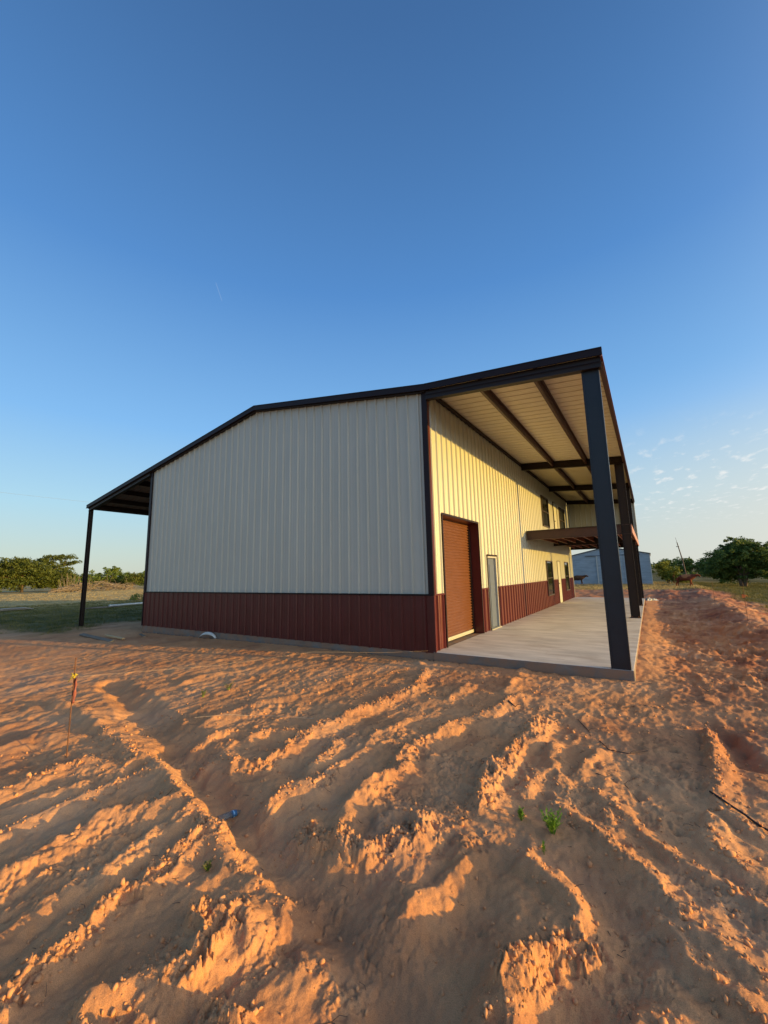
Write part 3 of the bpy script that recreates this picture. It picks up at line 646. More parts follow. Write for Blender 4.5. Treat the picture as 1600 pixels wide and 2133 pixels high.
# roll-up door
rd = empty('roll_up_door'); rd.parent = B
y0, y1, zz = rollH[0], rollH[1], 3.05
prof = []; n = int((zz-.12)/.0095)
V = []; F = []
for i in range(n+1):
    z = .115+(zz-.115)*i/n; d = .019*math.sin(2*math.pi*z/.0762)+.004*math.sin(4*math.pi*z/.0762+.6)
    V += [(-.29+d, y0-.04, z), (-.29+d, y1+.04, z)]
for i in range(n): F.append((2*i, 2*i+1, 2*i+3, 2*i+2))
mesh_obj('curtain', V, F, ROLL, rd, smooth=True)
mb = MB(); mb.box((-.315, y0+.002, .03), (-.262, y1-.002, .112)); mb.box((-.262, y0+.004, .055), (-.255, y1-.004, .062)); mb.build('bottom_bar', SILLY, rd)
mb = MB(); mb.box((-.33, y0-.006, 0.004), (-.0, y0+.002, zz)); mb.box((-.33, y1-.002, 0.004), (.0, y1+.006, zz)); mb.box((-.33, y0-.006, zz-.001), (.0, y1+.006, zz+.006)); mb.build('jamb', BURG, rd)
mb = MB(); mb.box((-.001, y0-.05, 0.004), (.012, y0-.001, zz)); mb.box((-.001, y1+.001, 0.004), (.012, y1+.05, zz)); mb.box((-.001, y0-.05, zz+.001), (.013, y1+.05, zz+.05)); mb.build('casing', TRIM, rd)
MB().box((-.325, y1-.06, .0), (-.245, y1-.003, 2.9)).build('guide_rail', STEEL, rd); MB().box((-.325, y0+.003, .0), (-.245, y0+.03, 2.9)).build('guide_rail', STEEL, rd)
# entry door: leaf ajar-looking narrow unit set back in a white frame
ed = empty('entry_door'); ed.parent = B
y0, y1, zz = doorH[0], doorH[1], 2.15
mb = MB(); mb.box((-.001, y0-.045, .005), (.012, y0, zz)); mb.box((-.001, y1, .005), (.012, y1+.03, zz)); mb.box((-.001, y0-.045, zz+.0005), (.013, y1+.03, zz+.045)); mb.build('casing', TRIM, ed)
mb = MB(); mb.box((-.14, y0+.002, .02), (-.02, y0+.05, zz-.002)); mb.box((-.14, y1-.05, .02), (-.02, y1-.002, zz-.002)); mb.box((-.14, y0+.051, zz-.052), (-.02, y1-.051, zz-.002)); mb.build('frame', WHITEP, ed)
mb = MB(); mb.box((-.13, y0+.075, .035), (-.085, y1-.055, zz-.058)); mb.box((-.084, y0+.35, .05), (-.072, y1-.12, zz-.25)); leaf = mb.build('leaf', PRIMER, ed)
MB().box((-.095, y0+.052, .035), (-.05, y0+.073, zz-.058)).build('astragal', WHITEP, ed)
for hz in (.32, 1.06, 1.82): MB().box((-.050, y0+.045, hz-.06), (-.036, y0+.10, hz+.06)).build('hinge', WHITEP, ed)
mb = MB(); mb.tube([(-.07, y1-.10, 1.0), (-.03, y1-.10, 1.0)], .018, 10); mb.tube([(-.03, y1-.10, 1.0), (-.03, y1-.19, 1.0)], .010, 8); mb.build('handle', new_mat('brushed_steel', (.5, .5, .5), .3, 1), leaf)
MB().box((-.16, y0-.01, .004), (.03, y1+.01, .024)).build('threshold', SILLY, ed)
# windows and blank cream doors
def window(h, name='window'):
    y0, y1, z0, z1 = h; g = empty(name); g.parent = B
    mb = MB(); f = .045
    mb.box((-.05, y0-.01, z0-.01), (.016, y0+f, z1+.01)); mb.box((-.05, y1-f, z0-.01), (.016, y1+.01, z1+.01)); mb.box((-.05, y0+f+.0005, z0-.01), (.015, y1-f-.0005, z0+f)); mb.box((-.05, y0+f+.0005, z1-f), (.015, y1-f-.0005, z1+.01))
    mb.build('frame', BRONZE, g)
    MB().box((-.035, y0+f+.0007, (z0+z1)/2-.018), (.004, y1-f-.0007, (z0+z1)/2+.018)).build('meeting_rail', BRONZE, g)
    MB().box((-.034, y0+f+.001, z0+f+.001), (-.024, y1-f-.001, z1-f-.001)).build('pane', GLASS, g)
BRONZE = new_mat('bronze_window_frame', (.05, .035, .025), .4)
for h in (w1, w2, u1, u2): window(h)
def blank_door(h, z0):
    y0, y1, _, z1 = h; g = empty('side_door'); g.parent = B
    mb = MB(); mb.box((-.04, y0-.03, z0), (.010, y0+.02, z1)); mb.box((-.04, y1-.02, z0), (.010, y1+.03, z1)); mb.box((-.04, y0-.03, z1+.0005), (.011, y1+.03, z1+.035)); mb.build('frame', BRONZE, g)
    lf = MB().box((-.03, y0+.021, z0+.01), (-.003, y1-.021, z1-.001)).build('leaf', CREAMDOOR, g)
    mb = MB(); mb.tube([(0, y0+.10, z0+1.), (.05, y0+.10, z0+1.)], .02, 8); mb.build('handle', BRONZE, lf)
blank_door(sdH, .005); blank_door(usd, zt+.04)

# slabs
mb = MB()
for ya, yb in ((.0, 8.40), (8.408, 13.90), (13.908, 19.75)): mb.box((-.06, ya, -.6), (3.63, yb, 0))
mb.box((-.05, .05, -.6), (3.62, 19.7, -.02))
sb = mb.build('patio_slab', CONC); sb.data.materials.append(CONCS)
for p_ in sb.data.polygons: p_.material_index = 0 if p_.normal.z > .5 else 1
tag(sb, kind='structure')
bv = sb.modifiers.new('b', 'BEVEL'); bv.width = .012; bv.segments = 2
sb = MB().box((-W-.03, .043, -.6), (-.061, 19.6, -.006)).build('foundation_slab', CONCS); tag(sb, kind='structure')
# ------------------------------------------------------------------ vegetation
def leaf_mat(name, a, b_, c):
    mt = bpy.data.materials.new(name); mt.use_nodes = True; t = mt.node_tree; bs = t.nodes['Principled BSDF']
    g = t.nodes.new('ShaderNodeNewGeometry'); n = t.nodes.new('ShaderNodeTexNoise'); n.inputs['Scale'].default_value = 1.1; n.inputs['Detail'].default_value = 5
    t.links.new(g.outputs['Position'], n.inputs[0])
    r = t.nodes.new('ShaderNodeValToRGB'); e = r.color_ramp.elements; e.new(.5)
    for q, p_, cc in zip(e, (.32, .5, .7), (a, b_, c)): q.position = p_; q.color = (*cc, 1)
    t.links.new(n.outputs[0], r.inputs[0]); t.links.new(r.outputs[0], bs.inputs['Base Color'])
    bs.inputs['Roughness'].default_value = .6; bs.inputs['Specular IOR Level'].default_value = .25
    tr = t.nodes.new('ShaderNodeBsdfTranslucent'); mx = t.nodes.new('ShaderNodeMixShader'); mx.inputs[0].default_value = .22
    t.links.new(r.outputs[0], tr.inputs[0]); t.links.new(bs.outputs[0], mx.inputs[1]); t.links.new(tr.outputs[0], mx.inputs[2])
    t.links.new(mx.outputs[0], t.nodes['Material Output'].inputs[0]); return mt
LEAF = leaf_mat('oak_green_leaves', (.055, .10, .020), (.11, .165, .034), (.18, .23, .05))
MESQ = leaf_mat('mesquite_leaves', (.045, .066, .014), (.085, .115, .022), (.14, .16, .036))
YG = leaf_mat('yellow_green_leaves', (.11, .14, .02), (.19, .23, .035), (.28, .30, .06))
WEED = leaf_mat('bright_weed_leaves', (.10, .20, .02), (.16, .30, .03), (.24, .38, .05))
ORD = ['first', 'second', 'third', 'fourth', 'fifth', 'sixth', 'seventh', 'eighth']
BARK = vary(new_mat('grey_brown_bark', (.13, .09, .06), .9), 6, .4)
DEAD = vary(new_mat('dry_dead_wood', (.21, .17, .13), .9), 3, .4)
def leaves(rs, centres, radii, per, size, flat=.7):
    """many small leaf-sized quads round clump centres"""
    C = np.repeat(centres, per, axis=0); Rr = np.repeat(radii, per, axis=0); n = len(C)
    d = rs.normal(size=(n, 3)); d /= np.linalg.norm(d, axis=1, keepdims=True); rad = rs.rand(n, 1)**.45
    P = C+d*rad*Rr
    a = rs.normal(size=(n, 3)); a[:, 2] *= flat; a /= np.linalg.norm(a, axis=1, keepdims=True)
    b_ = np.cross(a, rs.normal(size=(n, 3))); b_ /= np.linalg.norm(b_, axis=1, keepdims=True)
    s = size*(.6+.8*rs.rand(n, 1))
    V = np.stack([P-a*s, P-b_*s*.45, P+a*s, P+b_*s*.45], 1).reshape(-1, 3)
    return V, np.arange(4*n).reshape(n, 4)
def tree(name, loc, H, blobs, label, cat, mat=LEAF, nclump=120, per=60, size=.13, clump=.55, trunk_r=.22, stems=2, seed=1, group=None, dead=0, twigs=True):
    """blobs: (x, y, z, rx, ry, rz) crown lobes in metres from the tree's foot"""
    rs = np.random.RandomState(seed); rd_ = random.Random(seed)
    x0, y0 = loc; root = empty(name, (x0, y0, ground_z(x0, y0))); tag(root, label, cat, group)
    cs = []; vol = np.array([b_[3]*b_[4]*b_[5] for b_ in blobs])**.66; vol /= vol.sum()
    for k, bb in enumerate(blobs):
        m_ = max(4, int(nclump*vol[k]))
        d = rs.normal(size=(m_, 3)); d /= np.linalg.norm(d, axis=1, keepdims=True); rr = rs.rand(m_, 1)**.33
        rr = rr*(.72+.46*rs.rand(m_, 1)**1.5)
        cs.append(np.array(bb[:3])+d*rr*np.array(bb[3:]))
    cs = np.vstack(cs); cs = cs[cs[:, 2] > .25]
    rad = (clump*(.5+.9*rs.rand(len(cs), 1)))*np.array([[1, 1, .62]])
    V, F = leaves(rs, cs, rad, per, size)
    tri_mesh('crown', V, F, mat, root)
    mb = MB(); top = np.mean(cs, axis=0)
    for s_ in range(stems):
        a = rd_.uniform(0, 6.28); lean = rd_.uniform(.1, .5)*H*.25
        p0 = Vector((rd_.uniform(-.1, .1), rd_.uniform(-.1, .1), -.3)); p3 = Vector((top[0]*.5+math.cos(a)*lean, top[1]*.5+math.sin(a)*lean, H*.55))
        p1 = p0.lerp(p3, .35)+Vector((rd_.uniform(-.15, .15), rd_.uniform(-.15, .15), 0)); p2 = p0.lerp(p3, .7)+Vector((rd_.uniform(-.2, .2), rd_.uniform(-.2, .2), 0))
        mb.tube([p0, p1, p2, p3], trunk_r, 7, trunk_r*.35)
    mb.build('trunk', BARK, root, smooth=True)
    mb = MB(); sel = rs.choice(len(cs), min(len(cs), 26 if twigs else 8), replace=False)
    for i in sel:
        c = Vector(cs[i]); s0 = Vector((c.x*.15, c.y*.15, H*rd_.uniform(.15, .4)))
        mid = s0.lerp(c, .5)+Vector((rd_.uniform(-.2, .2), rd_.uniform(-.2, .2), rd_.uniform(-.1, .3)))
        mb.tube([s0, mid, c], trunk_r*.3, 5, trunk_r*.06)
    for i in range(dead):
        a = rd_.uniform(0, 6.28); h = H*rd_.uniform(.7, 1.12); q = Vector((math.cos(a), math.sin(a), 0))*rd_.uniform(.3, .5)*H*.6
        mb.tube([Vector((0, 0, H*.4)), q*.5+Vector((0, 0, h*.7)), q+Vector((rd_.uniform(-.3, .3), 0, h))], .05, 4, .012)
    mb.build('limbs', DEAD if dead else BARK, root)
    return root
# left-hand mesquites
tree('mesquite_tree', (-119, 26.3), 8.2, [(0, 0, 4.6, 5.2, 5.2, 3.2), (-2, -4.5, 4.3, 4.5, 4., 2.9), (1, 3, 4.2, 4, 4, 3.0), (0, -1, 6.6, 3.8, 4.6, 1.3), (0, -9.5, 4.4, 4, 5., 3.6), (0, -3, 2.4, 4, 8, 2.0), (0, 5, 2.2, 3, 5, 1.9), (1, 7, 3.6, 3, 3.4, 2.4)],
     'broad low mesquite tree with pale forked trunk at the left edge of the pasture', 'tree', MESQ, 900, 46, .22, .95, .32, 2, 3, 'trees along the left horizon')
tree('mesquite_tree', (-122.9, 33.5), 9.4, [(0, 0, 4.2, 4, 4.6, 2.8), (0, 1, 8.4, 3, 4.2, .6), (0, -2.4, 7.3, 2.5, 2.4, .9), (0, 3.2, 6.9, 2.2, 2.4, .7)],
     'tall mesquite with an airy flat top rising above its neighbours', 'tree', MESQ, 210, 40, .22, .8, .26, 2, 5, 'trees along the left horizon')
tree('mesquite_tree', (-127.4, 48.3), 6.6, [(0, 0, 3.5, 2.8, 3.0, 2.6), (0, .8, 5.2, 1.8, 1.7, 1.3), (0, -3.0, 2.2, 2.2, 2.4, 1.9), (0, 2.8, 1.9, 2, 2, 1.6)],
     'rounded green tree behind the brush pile, right of the lean-to post', 'tree', LEAF, 150, 50, .22, .8, .2, 2, 6, 'trees along the left horizon', dead=3)
tree('mesquite_tree', (-121.6, 51.7), 4.4, [(0, 0, 2.4, 2.2, 2.6, 1.8), (0, 1.5, 2.6, 1.6, 1.6, 1.5)],
     'small half-bare tree with dead twigs between the round tree and the building', 'tree', MESQ, 90, 40, .2, .7, .16, 2, 7, 'trees along the left horizon', dead=9)
tree('mesquite_tree', (-122.2, 56.0), 5., [(0, 0, 2.6, 2.4, 2.6, 2.2), (0, 2.5, 2.4, 2, 2, 1.9)],
     'dark green tree touching the left corner of the building', 'tree', LEAF, 100, 45, .22, .8, .18, 2, 8, 'trees along the left horizon', dead=2)
for k, (x, y, h) in enumerate([(-188, 34, 6), (-192, 44, 7), (-186, 56, 6), (-190, 68, 6.5), (-185, 78, 6), (-190, 90, 6.5), (-186, 101, 6)]):
    tree('distant_tree', (x, y), h, [(0, 0, h*.45, 4.5, 6.5, h*.45)], '%s dark distant tree from the left in the row behind the mesquites' % ORD[k], 'tree', LEAF, 60, 40, .4, 1.4, .2, 1, 20+k, 'distant trees on the left horizon', twigs=False)
# right-hand trees
tree('mesquite_tree', (11.9, 46.9), 5.3, [(0, 0, 3.0, 2.4, 2.4, 1.7), (-1.3, 0, 2.5, 1.7, 1.7, 1.3), (.3, .3, 4.1, 1.5, 1.5, .95), (1.9, .2, 2.7, 1.7, 1.8, 1.4), (-2.0, .5, 1.7, 1.1, 1.4, .8), (3.3, .8, 2.4, 1.6, 1.6, 1.2), (1.2, .3, 1.4, 1.9, 1.4, 1.0), (-1.0, .8, 1.3, 1.5, 1.2, .9), (1.5, 0, 3.6, 1.6, 1.5, 1.2), (-.6, 0, 3.6, 1.3, 1.3, 1.1)],
     'large dense dark green tree standing in the pasture at the right edge', 'tree', LEAF, 700, 60, .105, .40, .22, 3, 11)
tree('mesquite_tree', (14.2, 72.5), 5.2, [(0, 0, 2.6, 3.2, 2.4, 2.0), (-2, 0, 2.2, 1.7, 1.7, 1.5)],
     'lower tree directly behind and left of the large right-hand tree', 'tree', LEAF, 160, 45, .16, .6, .18, 3, 12)
tree('mesquite_tree', (18.5, 57), 5.6, [(0, 0, 3.2, 2.6, 2.6, 2.0)], 'tree partly cut off by the right edge of the view', 'tree', LEAF, 120, 45, .15, .6, .18, 2, 13)
tree('green_bush', (5.75, 50.6), 3.0, [(0, 0, 1.4, .9, 1.0, 1.3), (-.5, 0, 1.9, .5, .7, .8), (.8, -.3, .9, .7, .8, .8), (1.4, -.4, .5, .5, .6, .5)],
     'yellow-green bush growing against the right corner of the grey shed', 'bush', YG, 130, 60, .085, .33, .07, 3, 14)
for k, (x, y, h, w) in enumerate([(9, 168, 5.6, 5), (14, 160, 6.0, 5), (19.5, 164, 4.6, 4.5), (25, 160, 5.5, 5), (31, 165, 5, 5), (38, 160, 6, 6), (46, 165, 6, 6), (2, 165, 4.6, 5)]):
    tree('distant_tree', (x, y), h, [(0, 0, h*.5, w*.75, w*.6, h*.46)], '%s green tree from the shed side in the far treeline behind the utility pole' % ['second', 'third', 'fourth', 'fifth', 'sixth', 'seventh', 'eighth', 'first'][k], 'tree', LEAF, 60, 40, .34, 1.2, .2, 1, 40+k, 'treeline beyond the right-hand pasture', twigs=False)
for k, (x, y) in enumerate([(10.5, 96), (13.0, 98), (15.6, 97), (7.6, 99)]):  # added shrubs stand in for a dark band of tree shadow
    tree('low_shrub', (x, y), 1.2, [(0, 0, .55, 1.6, .9, .5)], '%s added shrub standing in for tree shadow, from the shed side in the row behind the utility pole' % ['second', 'third', 'fourth', 'first'][k], 'shrub', LEAF, 26, 40, .15, .5, .04, 1, 60+k, 'shrubs standing in for a band of tree shadow', twigs=False)
# brush pile
def brush(name, loc, ly, h, n, label, seed, mat=DEAD, spread=3.):
    rd_ = random.Random(seed); root = empty(name, (loc[0], loc[1], ground_z(*loc))); tag(root, label, 'brush pile')
    mb = MB()
    for i in range(n):
        y = rd_.uniform(-ly, ly); top = h*(1-(y/ly)**2*.7); z = rd_.uniform(0, top)*.8; L_ = rd_.uniform(1.2, 4.5); a = rd_.gauss(0, .45)+(math.pi/2); e = rd_.gauss(.08, .22)
        x = rd_.uniform(-spread, spread)*.4
        d = Vector((math.cos(a)*math.cos(e), math.sin(a)*math.cos(e), math.sin(e)))*L_/2; c = Vector((x, y, z+.1))
        w_ = Vector((0, rd_.uniform(-.2, .2), rd_.uniform(-.2, .25)))
        mb.tube([c-d, c+w_, c+d], rd_.uniform(.03, .10), 5, .02)
    for i in range(int(n*.22)):
        y = rd_.uniform(-ly, -ly*.2) if rd_.random() < .7 else rd_.uniform(-ly, ly); b0 = Vector((0, y, h*.3)); tp = b0+Vector((rd_.uniform(-.8, .8), rd_.uniform(-.9, .9), rd_.uniform(h*.5, h*1.5)))
        mb.tube([b0, b0.lerp(tp, .5)+Vector((0, rd_.uniform(-.3, .3), 0)), tp], .045, 4, .012)
    mb.build('branches', mat, root); return root
brush('brush_pile', (-102, 35.0), 7.5, 2.4, 230, 'long heap of bleached dead branches in front of the left-hand trees', 5)
lg = empty('fallen_branch', (-99.7, 27.0, ground_z(-99.7, 27.0)+.1)); tag(lg, 'single pale branch lying left of the brush pile', 'branch')
MB().tube([(0, -1.9, 0), (.2, 0, .35), (0, 2.2, .75)], .10, 6, .05).build('stem', DEAD, lg)
MB().tube([(.2, .4, .4), (.3, 1.0, .9), (.2, 1.3, 1.4)], .05, 5, .015).build('side_twig', DEAD, lg)

# grass: far more blades than anyone could count
def grass(name, label, pts, hs, mat, seed, blades=5, w=.012, spread=.07):
    rs = np.random.RandomState(seed); n = len(pts); P = np.repeat(pts, blades, 0); H = np.repeat(hs, blades)[:, None]
    N_ = len(P); off = rs.normal(size=(N_, 2))*spread; P = P+np.hstack([off, np.zeros((N_, 1))])
    a = rs.rand(N_)*6.28; side = np.stack([np.cos(a), np.sin(a), np.zeros(N_)], 1)*w*(.6+.8*rs.rand(N_, 1))
    lean = np.hstack([rs.normal(size=(N_, 2))*.45, np.ones((N_, 1))]); lean /= np.linalg.norm(lean, axis=1, keepdims=True)
    tip = P+lean*H*(.5+.8*rs.rand(N_, 1))
    V = np.stack([P-side, P+side, tip], 1).reshape(-1, 3); F = np.arange(3*N_).reshape(N_, 3)
    o = tri_mesh(name, V, F, mat); tag(o, label, 'grass', kind='stuff'); return o
GR = leaf_mat('pasture_grass', (.065, .075, .016), (.13, .13, .03), (.26, .21, .06))
DRY = leaf_mat('dry_mown_grass', (.26, .20, .08), (.44, .34, .15), (.55, .44, .21))
rs = np.random.RandomState(5)
def scatter(n, xr, yr, cond, zmin=.35):
    x = rs.uniform(*xr, n); y = rs.uniform(*yr, n); g = grass_mask(x, y)*(.55+.9*fbm(x*.5, y*.5, 200, 3)+.0); k = (g > zmin*rs.rand(n)+.15) & cond(x, y); x = x[k]; y = y[k]
    return np.stack([x, y, terrain(x, y)-.01], 1)
p1 = scatter(26000, (-44, -15.5), (-2.5, 19), lambda x, y: np.ones_like(x, bool)); grass('short_grass', 'short green grass in the building\'s shadow on the left', p1, .05+.08*rs.rand(len(p1)), GR, 1, 5, .009)
p2 = scatter(16000, (-100, -38), (0, 48), lambda x, y: np.ones_like(x, bool)); grass('dry_grass', 'sunlit straw-coloured mown grass on the left', p2, .04+.08*rs.rand(len(p2)), DRY, 2, 4, .02, .15)
p3 = scatter(30000, (6.6, 22), (2, 60), lambda x, y: x-4 < (y+9)*.5); grass('pasture_grass', 'green and straw pasture grass beyond the spoil berm on the right', p3, .05+.12*rs.rand(len(p3)), GR, 3, 5, .010)
p4 = scatter(12000, (-9, 8), (31, 52), lambda x, y: np.ones_like(x, bool)); grass('pasture_grass', 'rough yellow grass in front of the grey shed', p4, .08+.18*rs.rand(len(p4)), DRY, 4, 4, .013)
tree('low_shrub', (-38.2, 12.9), .8, [(0, 0, .35, .9, 1.5, .4), (0, 1.4, .3, .7, 1., .3)], 'low dark weedy shrub at the edge of the shadow left of the building', 'shrub', LEAF, 30, 40, .07, .3, .03, 2, 71, twigs=False)

# weeds in the sand
def weed(loc, h, n, label, seed, mat=WEED, spread=1., leaf=.03):
    rd_ = random.Random(seed); root = empty('weed', (loc[0], loc[1], ground_z(*loc)-.005)); tag(root, label, 'weed', 'small weeds growing in the sand')
    st = MB(); V = []; F = []
    for i in range(n):
        a = rd_.uniform(0, 6.28); r = rd_.uniform(.1, .55)*h*spread; hh = h*rd_.uniform(.55, 1.); tip = Vector((math.cos(a)*r, math.sin(a)*r, hh)); b0 = Vector((math.cos(a)*r*.12, math.sin(a)*r*.12, -.01))
        mid = b0.lerp(tip, .5)+Vector((0, 0, .15*h)); st.tube([b0, mid, tip], .0022, 4, .001)
        for j in range(14):
            t_ = .25+.75*j/13; c = b0.lerp(mid, min(1, t_*2)) if t_ < .5 else mid.lerp(tip, t_*2-1)
            b2 = rd_.uniform(0, 6.28); L_ = leaf*rd_.uniform(.7, 1.2)*(1.1-.4*t_); d = Vector((math.cos(b2), math.sin(b2), rd_.uniform(.3, 1.1))).normalized(); sdv = d.cross(Vector((0, 0, 1))).normalized()*L_*.22
            k = len(V); dr = Vector((0, 0, -L_*.12))
            V += [c, c+d*L_*.5+sdv, c+d*L_+dr, c+d*L_*.5-sdv]; F.append((k, k+1, k+2, k+3))
    st.build('stems', WEED, root); mesh_obj('leaves', V, F, mat, root); return root
weed((3.23, -4.78), .16, 24, 'brightest and bushiest green weed in the foreground sand', 1)
weed((2.99, -4.72), .10, 8, 'small upright green weed left of the bushy one', 2, spread=.45)
weed((3.22, -5.02), .10, 4, 'thin yellowish weed sprouting just below the bushy one', 3, spread=.3, leaf=.02)
DULL = leaf_mat('dull_weed_leaves', (.09, .10, .03), (.15, .15, .05), (.2, .18, .07))
weed((-2.22, -4.0), .12, 9, 'dull green weed left of the other in the middle distance sand', 4, DULL, 1.4)
weed((-2.12, -3.6), .13, 9, 'dull green weed right of its neighbour in the middle distance sand', 5, DULL, 1.4)
weed((1.37, -6.3), .06, 6, 'dusty low weed on a lit crumbling ridge at lower left', 6, DULL, 1.3)

# ------------------------------------------------------------------ farm shed behind
SH = empty('farm_shed', (0, 49.2, 0)); tag(SH, 'weathered blue-grey metal shed with a low gable behind the patio', 'shed')
SHM = bpy.data.materials.new('weathered_galvanised_sheet'); SHM.use_nodes = True; vary(SHM, .9, .35, stretch=(1, 1, 3)); SHM.node_tree.nodes['Principled BSDF'].inputs['Roughness'].default_value = .55
SHM = vary(new_mat('weathered_blue_grey_sheet', (.38, .43, .46), .6), .8, .3, stretch=(1, 1, 5))
SHR = vary(new_mat('dark_roof_edge', (.10, .10, .11), .6), 2, .2)
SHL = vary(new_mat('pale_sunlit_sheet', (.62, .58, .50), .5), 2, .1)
a0, a1, pk, eh, ph, dp = -4.55, 4.18, -.15, 3.36, 4.35, 13.
eL = 3.36
V = []; F = []; nz_ = 44
def shz(x): return eL+(ph-eL)*(x-a0)/(pk-a0) if x < pk else ph-(ph-eL)*(x-pk)/(a1-pk)
gz = -.5
xs = [a0+(a1-a0)*i/40 for i in range(41)]; xs = sorted(xs+[pk])
for i in range(len(xs)-1):          # lapped horizontal courses
    z = gz; j = 0
    while z < max(shz(xs[i]), shz(xs[i+1])):
        zt_ = z+.16; n = len(V); A = min(z, shz(xs[i])); A2 = min(z, shz(xs[i+1])); B1 = min(zt_, shz(xs[i])); B2 = min(zt_, shz(xs[i+1]))
        V += [(xs[i], -.02, A), (xs[i+1], -.02, A2), (xs[i+1], .005, B2), (xs[i], .005, B1)]; F.append((n, n+1, n+2, n+3)); z = zt_; j += 1
mesh_obj('front_wall', V, F, SHM, SH)
mb = MB(); mb.box((a1-.02, .03, gz), (a1+.0, dp, eL-.02)); sw_ = mb.build('side_wall', SHL, SH); tag(sw_, 'sunlit pale side wall of the shed')
MB().box((a0, .03, gz), (a0+.03, dp, eL-.02)).build('side_wall', SHM, SH)
mb = MB()
for xa, xb in ((a0-.12, pk), (pk, a1+.12)):
    za = shz(min(max(xa, a0), a1))-(.03 if xa < a0 else 0); zb = shz(min(max(xb, a0), a1))-(.03 if xb > a1 else 0); n = len(mb.v)
    mb.v += [(xa, -.12, za+.02), (xa, dp+.1, za+.02), (xa, dp+.1, za+.11), (xa, -.12, za+.11), (xb, -.12, zb+.02), (xb, dp+.1, zb+.02), (xb, dp+.1, zb+.11), (xb, -.12, zb+.11)]
    for q in ((0, 1, 2, 3), (7, 6, 5, 4), (0, 4, 5, 1), (1, 5, 6, 2), (2, 6, 7, 3), (3, 7, 4, 0)): mb.f.append(tuple(n+i for i in q))
mb.build('roof', SHR, SH)
mb = MB(); mb.box((-2.7, -.12, 3.30), (3.2, -.04, 3.38)); mb.build('door_track', SHR, SH)
dr = MB().box((-1.45, -.10, gz), (1.35, -.045, 3.29)).build('sliding_door', SHM, SH)
MB().box((-1.50, -.13, gz), (-1.38, -.101, 3.29)).build('door_edge', SHL, dr)
MB().box((a1-.05, -.05, gz), (a1+.02, -.021, eL-.03)).build('corner_trim', SHL, SH)

# ------------------------------------------------------------------ utility pole and wire
PW = vary(new_mat('grey_pole_wood', (.12, .09, .07), .9), 4, .3)
up = empty('utility_pole', (9.66, 85.5, ground_z(9.66, 85.5))); tag(up, 'leaning dark utility pole with a tiny crossarm in the right pasture', 'utility pole')
MB().tube([(0, 0, -.4), (-.35, 0, 3.4), (-.85, 0, 6.7)], .12, 8, .07).build('pole', PW, up)
MB().box((-1.05, -.04, 5.85), (-.62, .04, 5.94)).build('crossarm', PW, up)
MB().tube([(-.85, 0, 6.7), (-1.0, 0, 7.6)], .03, 6, .02).build('pin', PW, up)
for x in (-1.02, -.66): MB().tube([(x, 0, 5.94), (x, 0, 6.03)], .03, 6, .03).build('insulator', SHR, up)
wr = MB().tube([(-110, -45+i*6, 21.5+.0007*(i*6-62)**2*.6-.9) for i in range(31)], .018, 4).build('power_line', new_mat('dull_wire', (.12, .14, .16), .6)); tag(wr, 'faint power line crossing the sky at far left', 'wire')

# ------------------------------------------------------------------ cows
def cow_mat(name, base, patch):
    mt = new_mat(name, base, .8, spec=.2); t = mt.node_tree; b = t.nodes['Principled BSDF']; c = t.nodes.new('ShaderNodeTexCoord'); s_ = t.nodes.new('ShaderNodeSeparateXYZ'); t.links.new(c.outputs['Object'], s_.inputs[0])
    n = t.nodes.new('ShaderNodeTexNoise'); n.inputs['Scale'].default_value = 2.2; t.links.new(c.outputs['Object'], n.inputs[0])
    g = t.nodes.new('ShaderNodeVectorMath'); g.operation = 'DISTANCE'; g.inputs[1].default_value = (.1, 0, 1.45); t.links.new(c.outputs['Object'], g.inputs[0])
    a = t.nodes.new('ShaderNodeMath'); a.operation = 'ADD'; t.links.new(g.outputs['Value'], a.inputs[0]); t.links.new(n.outputs[0], a.inputs[1])
    r = t.nodes.new('ShaderNodeValToRGB'); r.color_ramp.elements[0].position = .95; r.color_ramp.elements[1].position = 1.08; r.color_ramp.elements[0].color = (*patch, 1); r.color_ramp.elements[1].color = (*base, 1)
    t.links.new(a.outputs[0], r.inputs[0]); t.links.new(r.outputs[0], b.inputs['Base Color']); return mt
def skin(name, verts, edges, mat, parent, root=0, sub=2):
    bm = bmesh.new(); ly = bm.verts.layers.skin.verify(); vs_ = []
    for i, (co, r) in enumerate(verts):
        v = bm.verts.new(co); v[ly].radius = (r, r) if not isinstance(r, tuple) else r; v[ly].use_root = (i == root); vs_.append(v)
    for a, c in edges: bm.edges.new((vs_[a], vs_[c]))
    me = bpy.data.meshes.new(name); bm.to_mesh(me); bm.free(); me.materials.append(mat)
    o = bpy.data.objects.new(name, me); COL.objects.link(o); o.parent = parent
    s_ = o.modifiers.new('skin', 'SKIN'); s_.use_smooth_shade = True; o.modifiers.new('sub', 'SUBSURF').levels = sub; o.modifiers['sub'].render_levels = sub
    return o
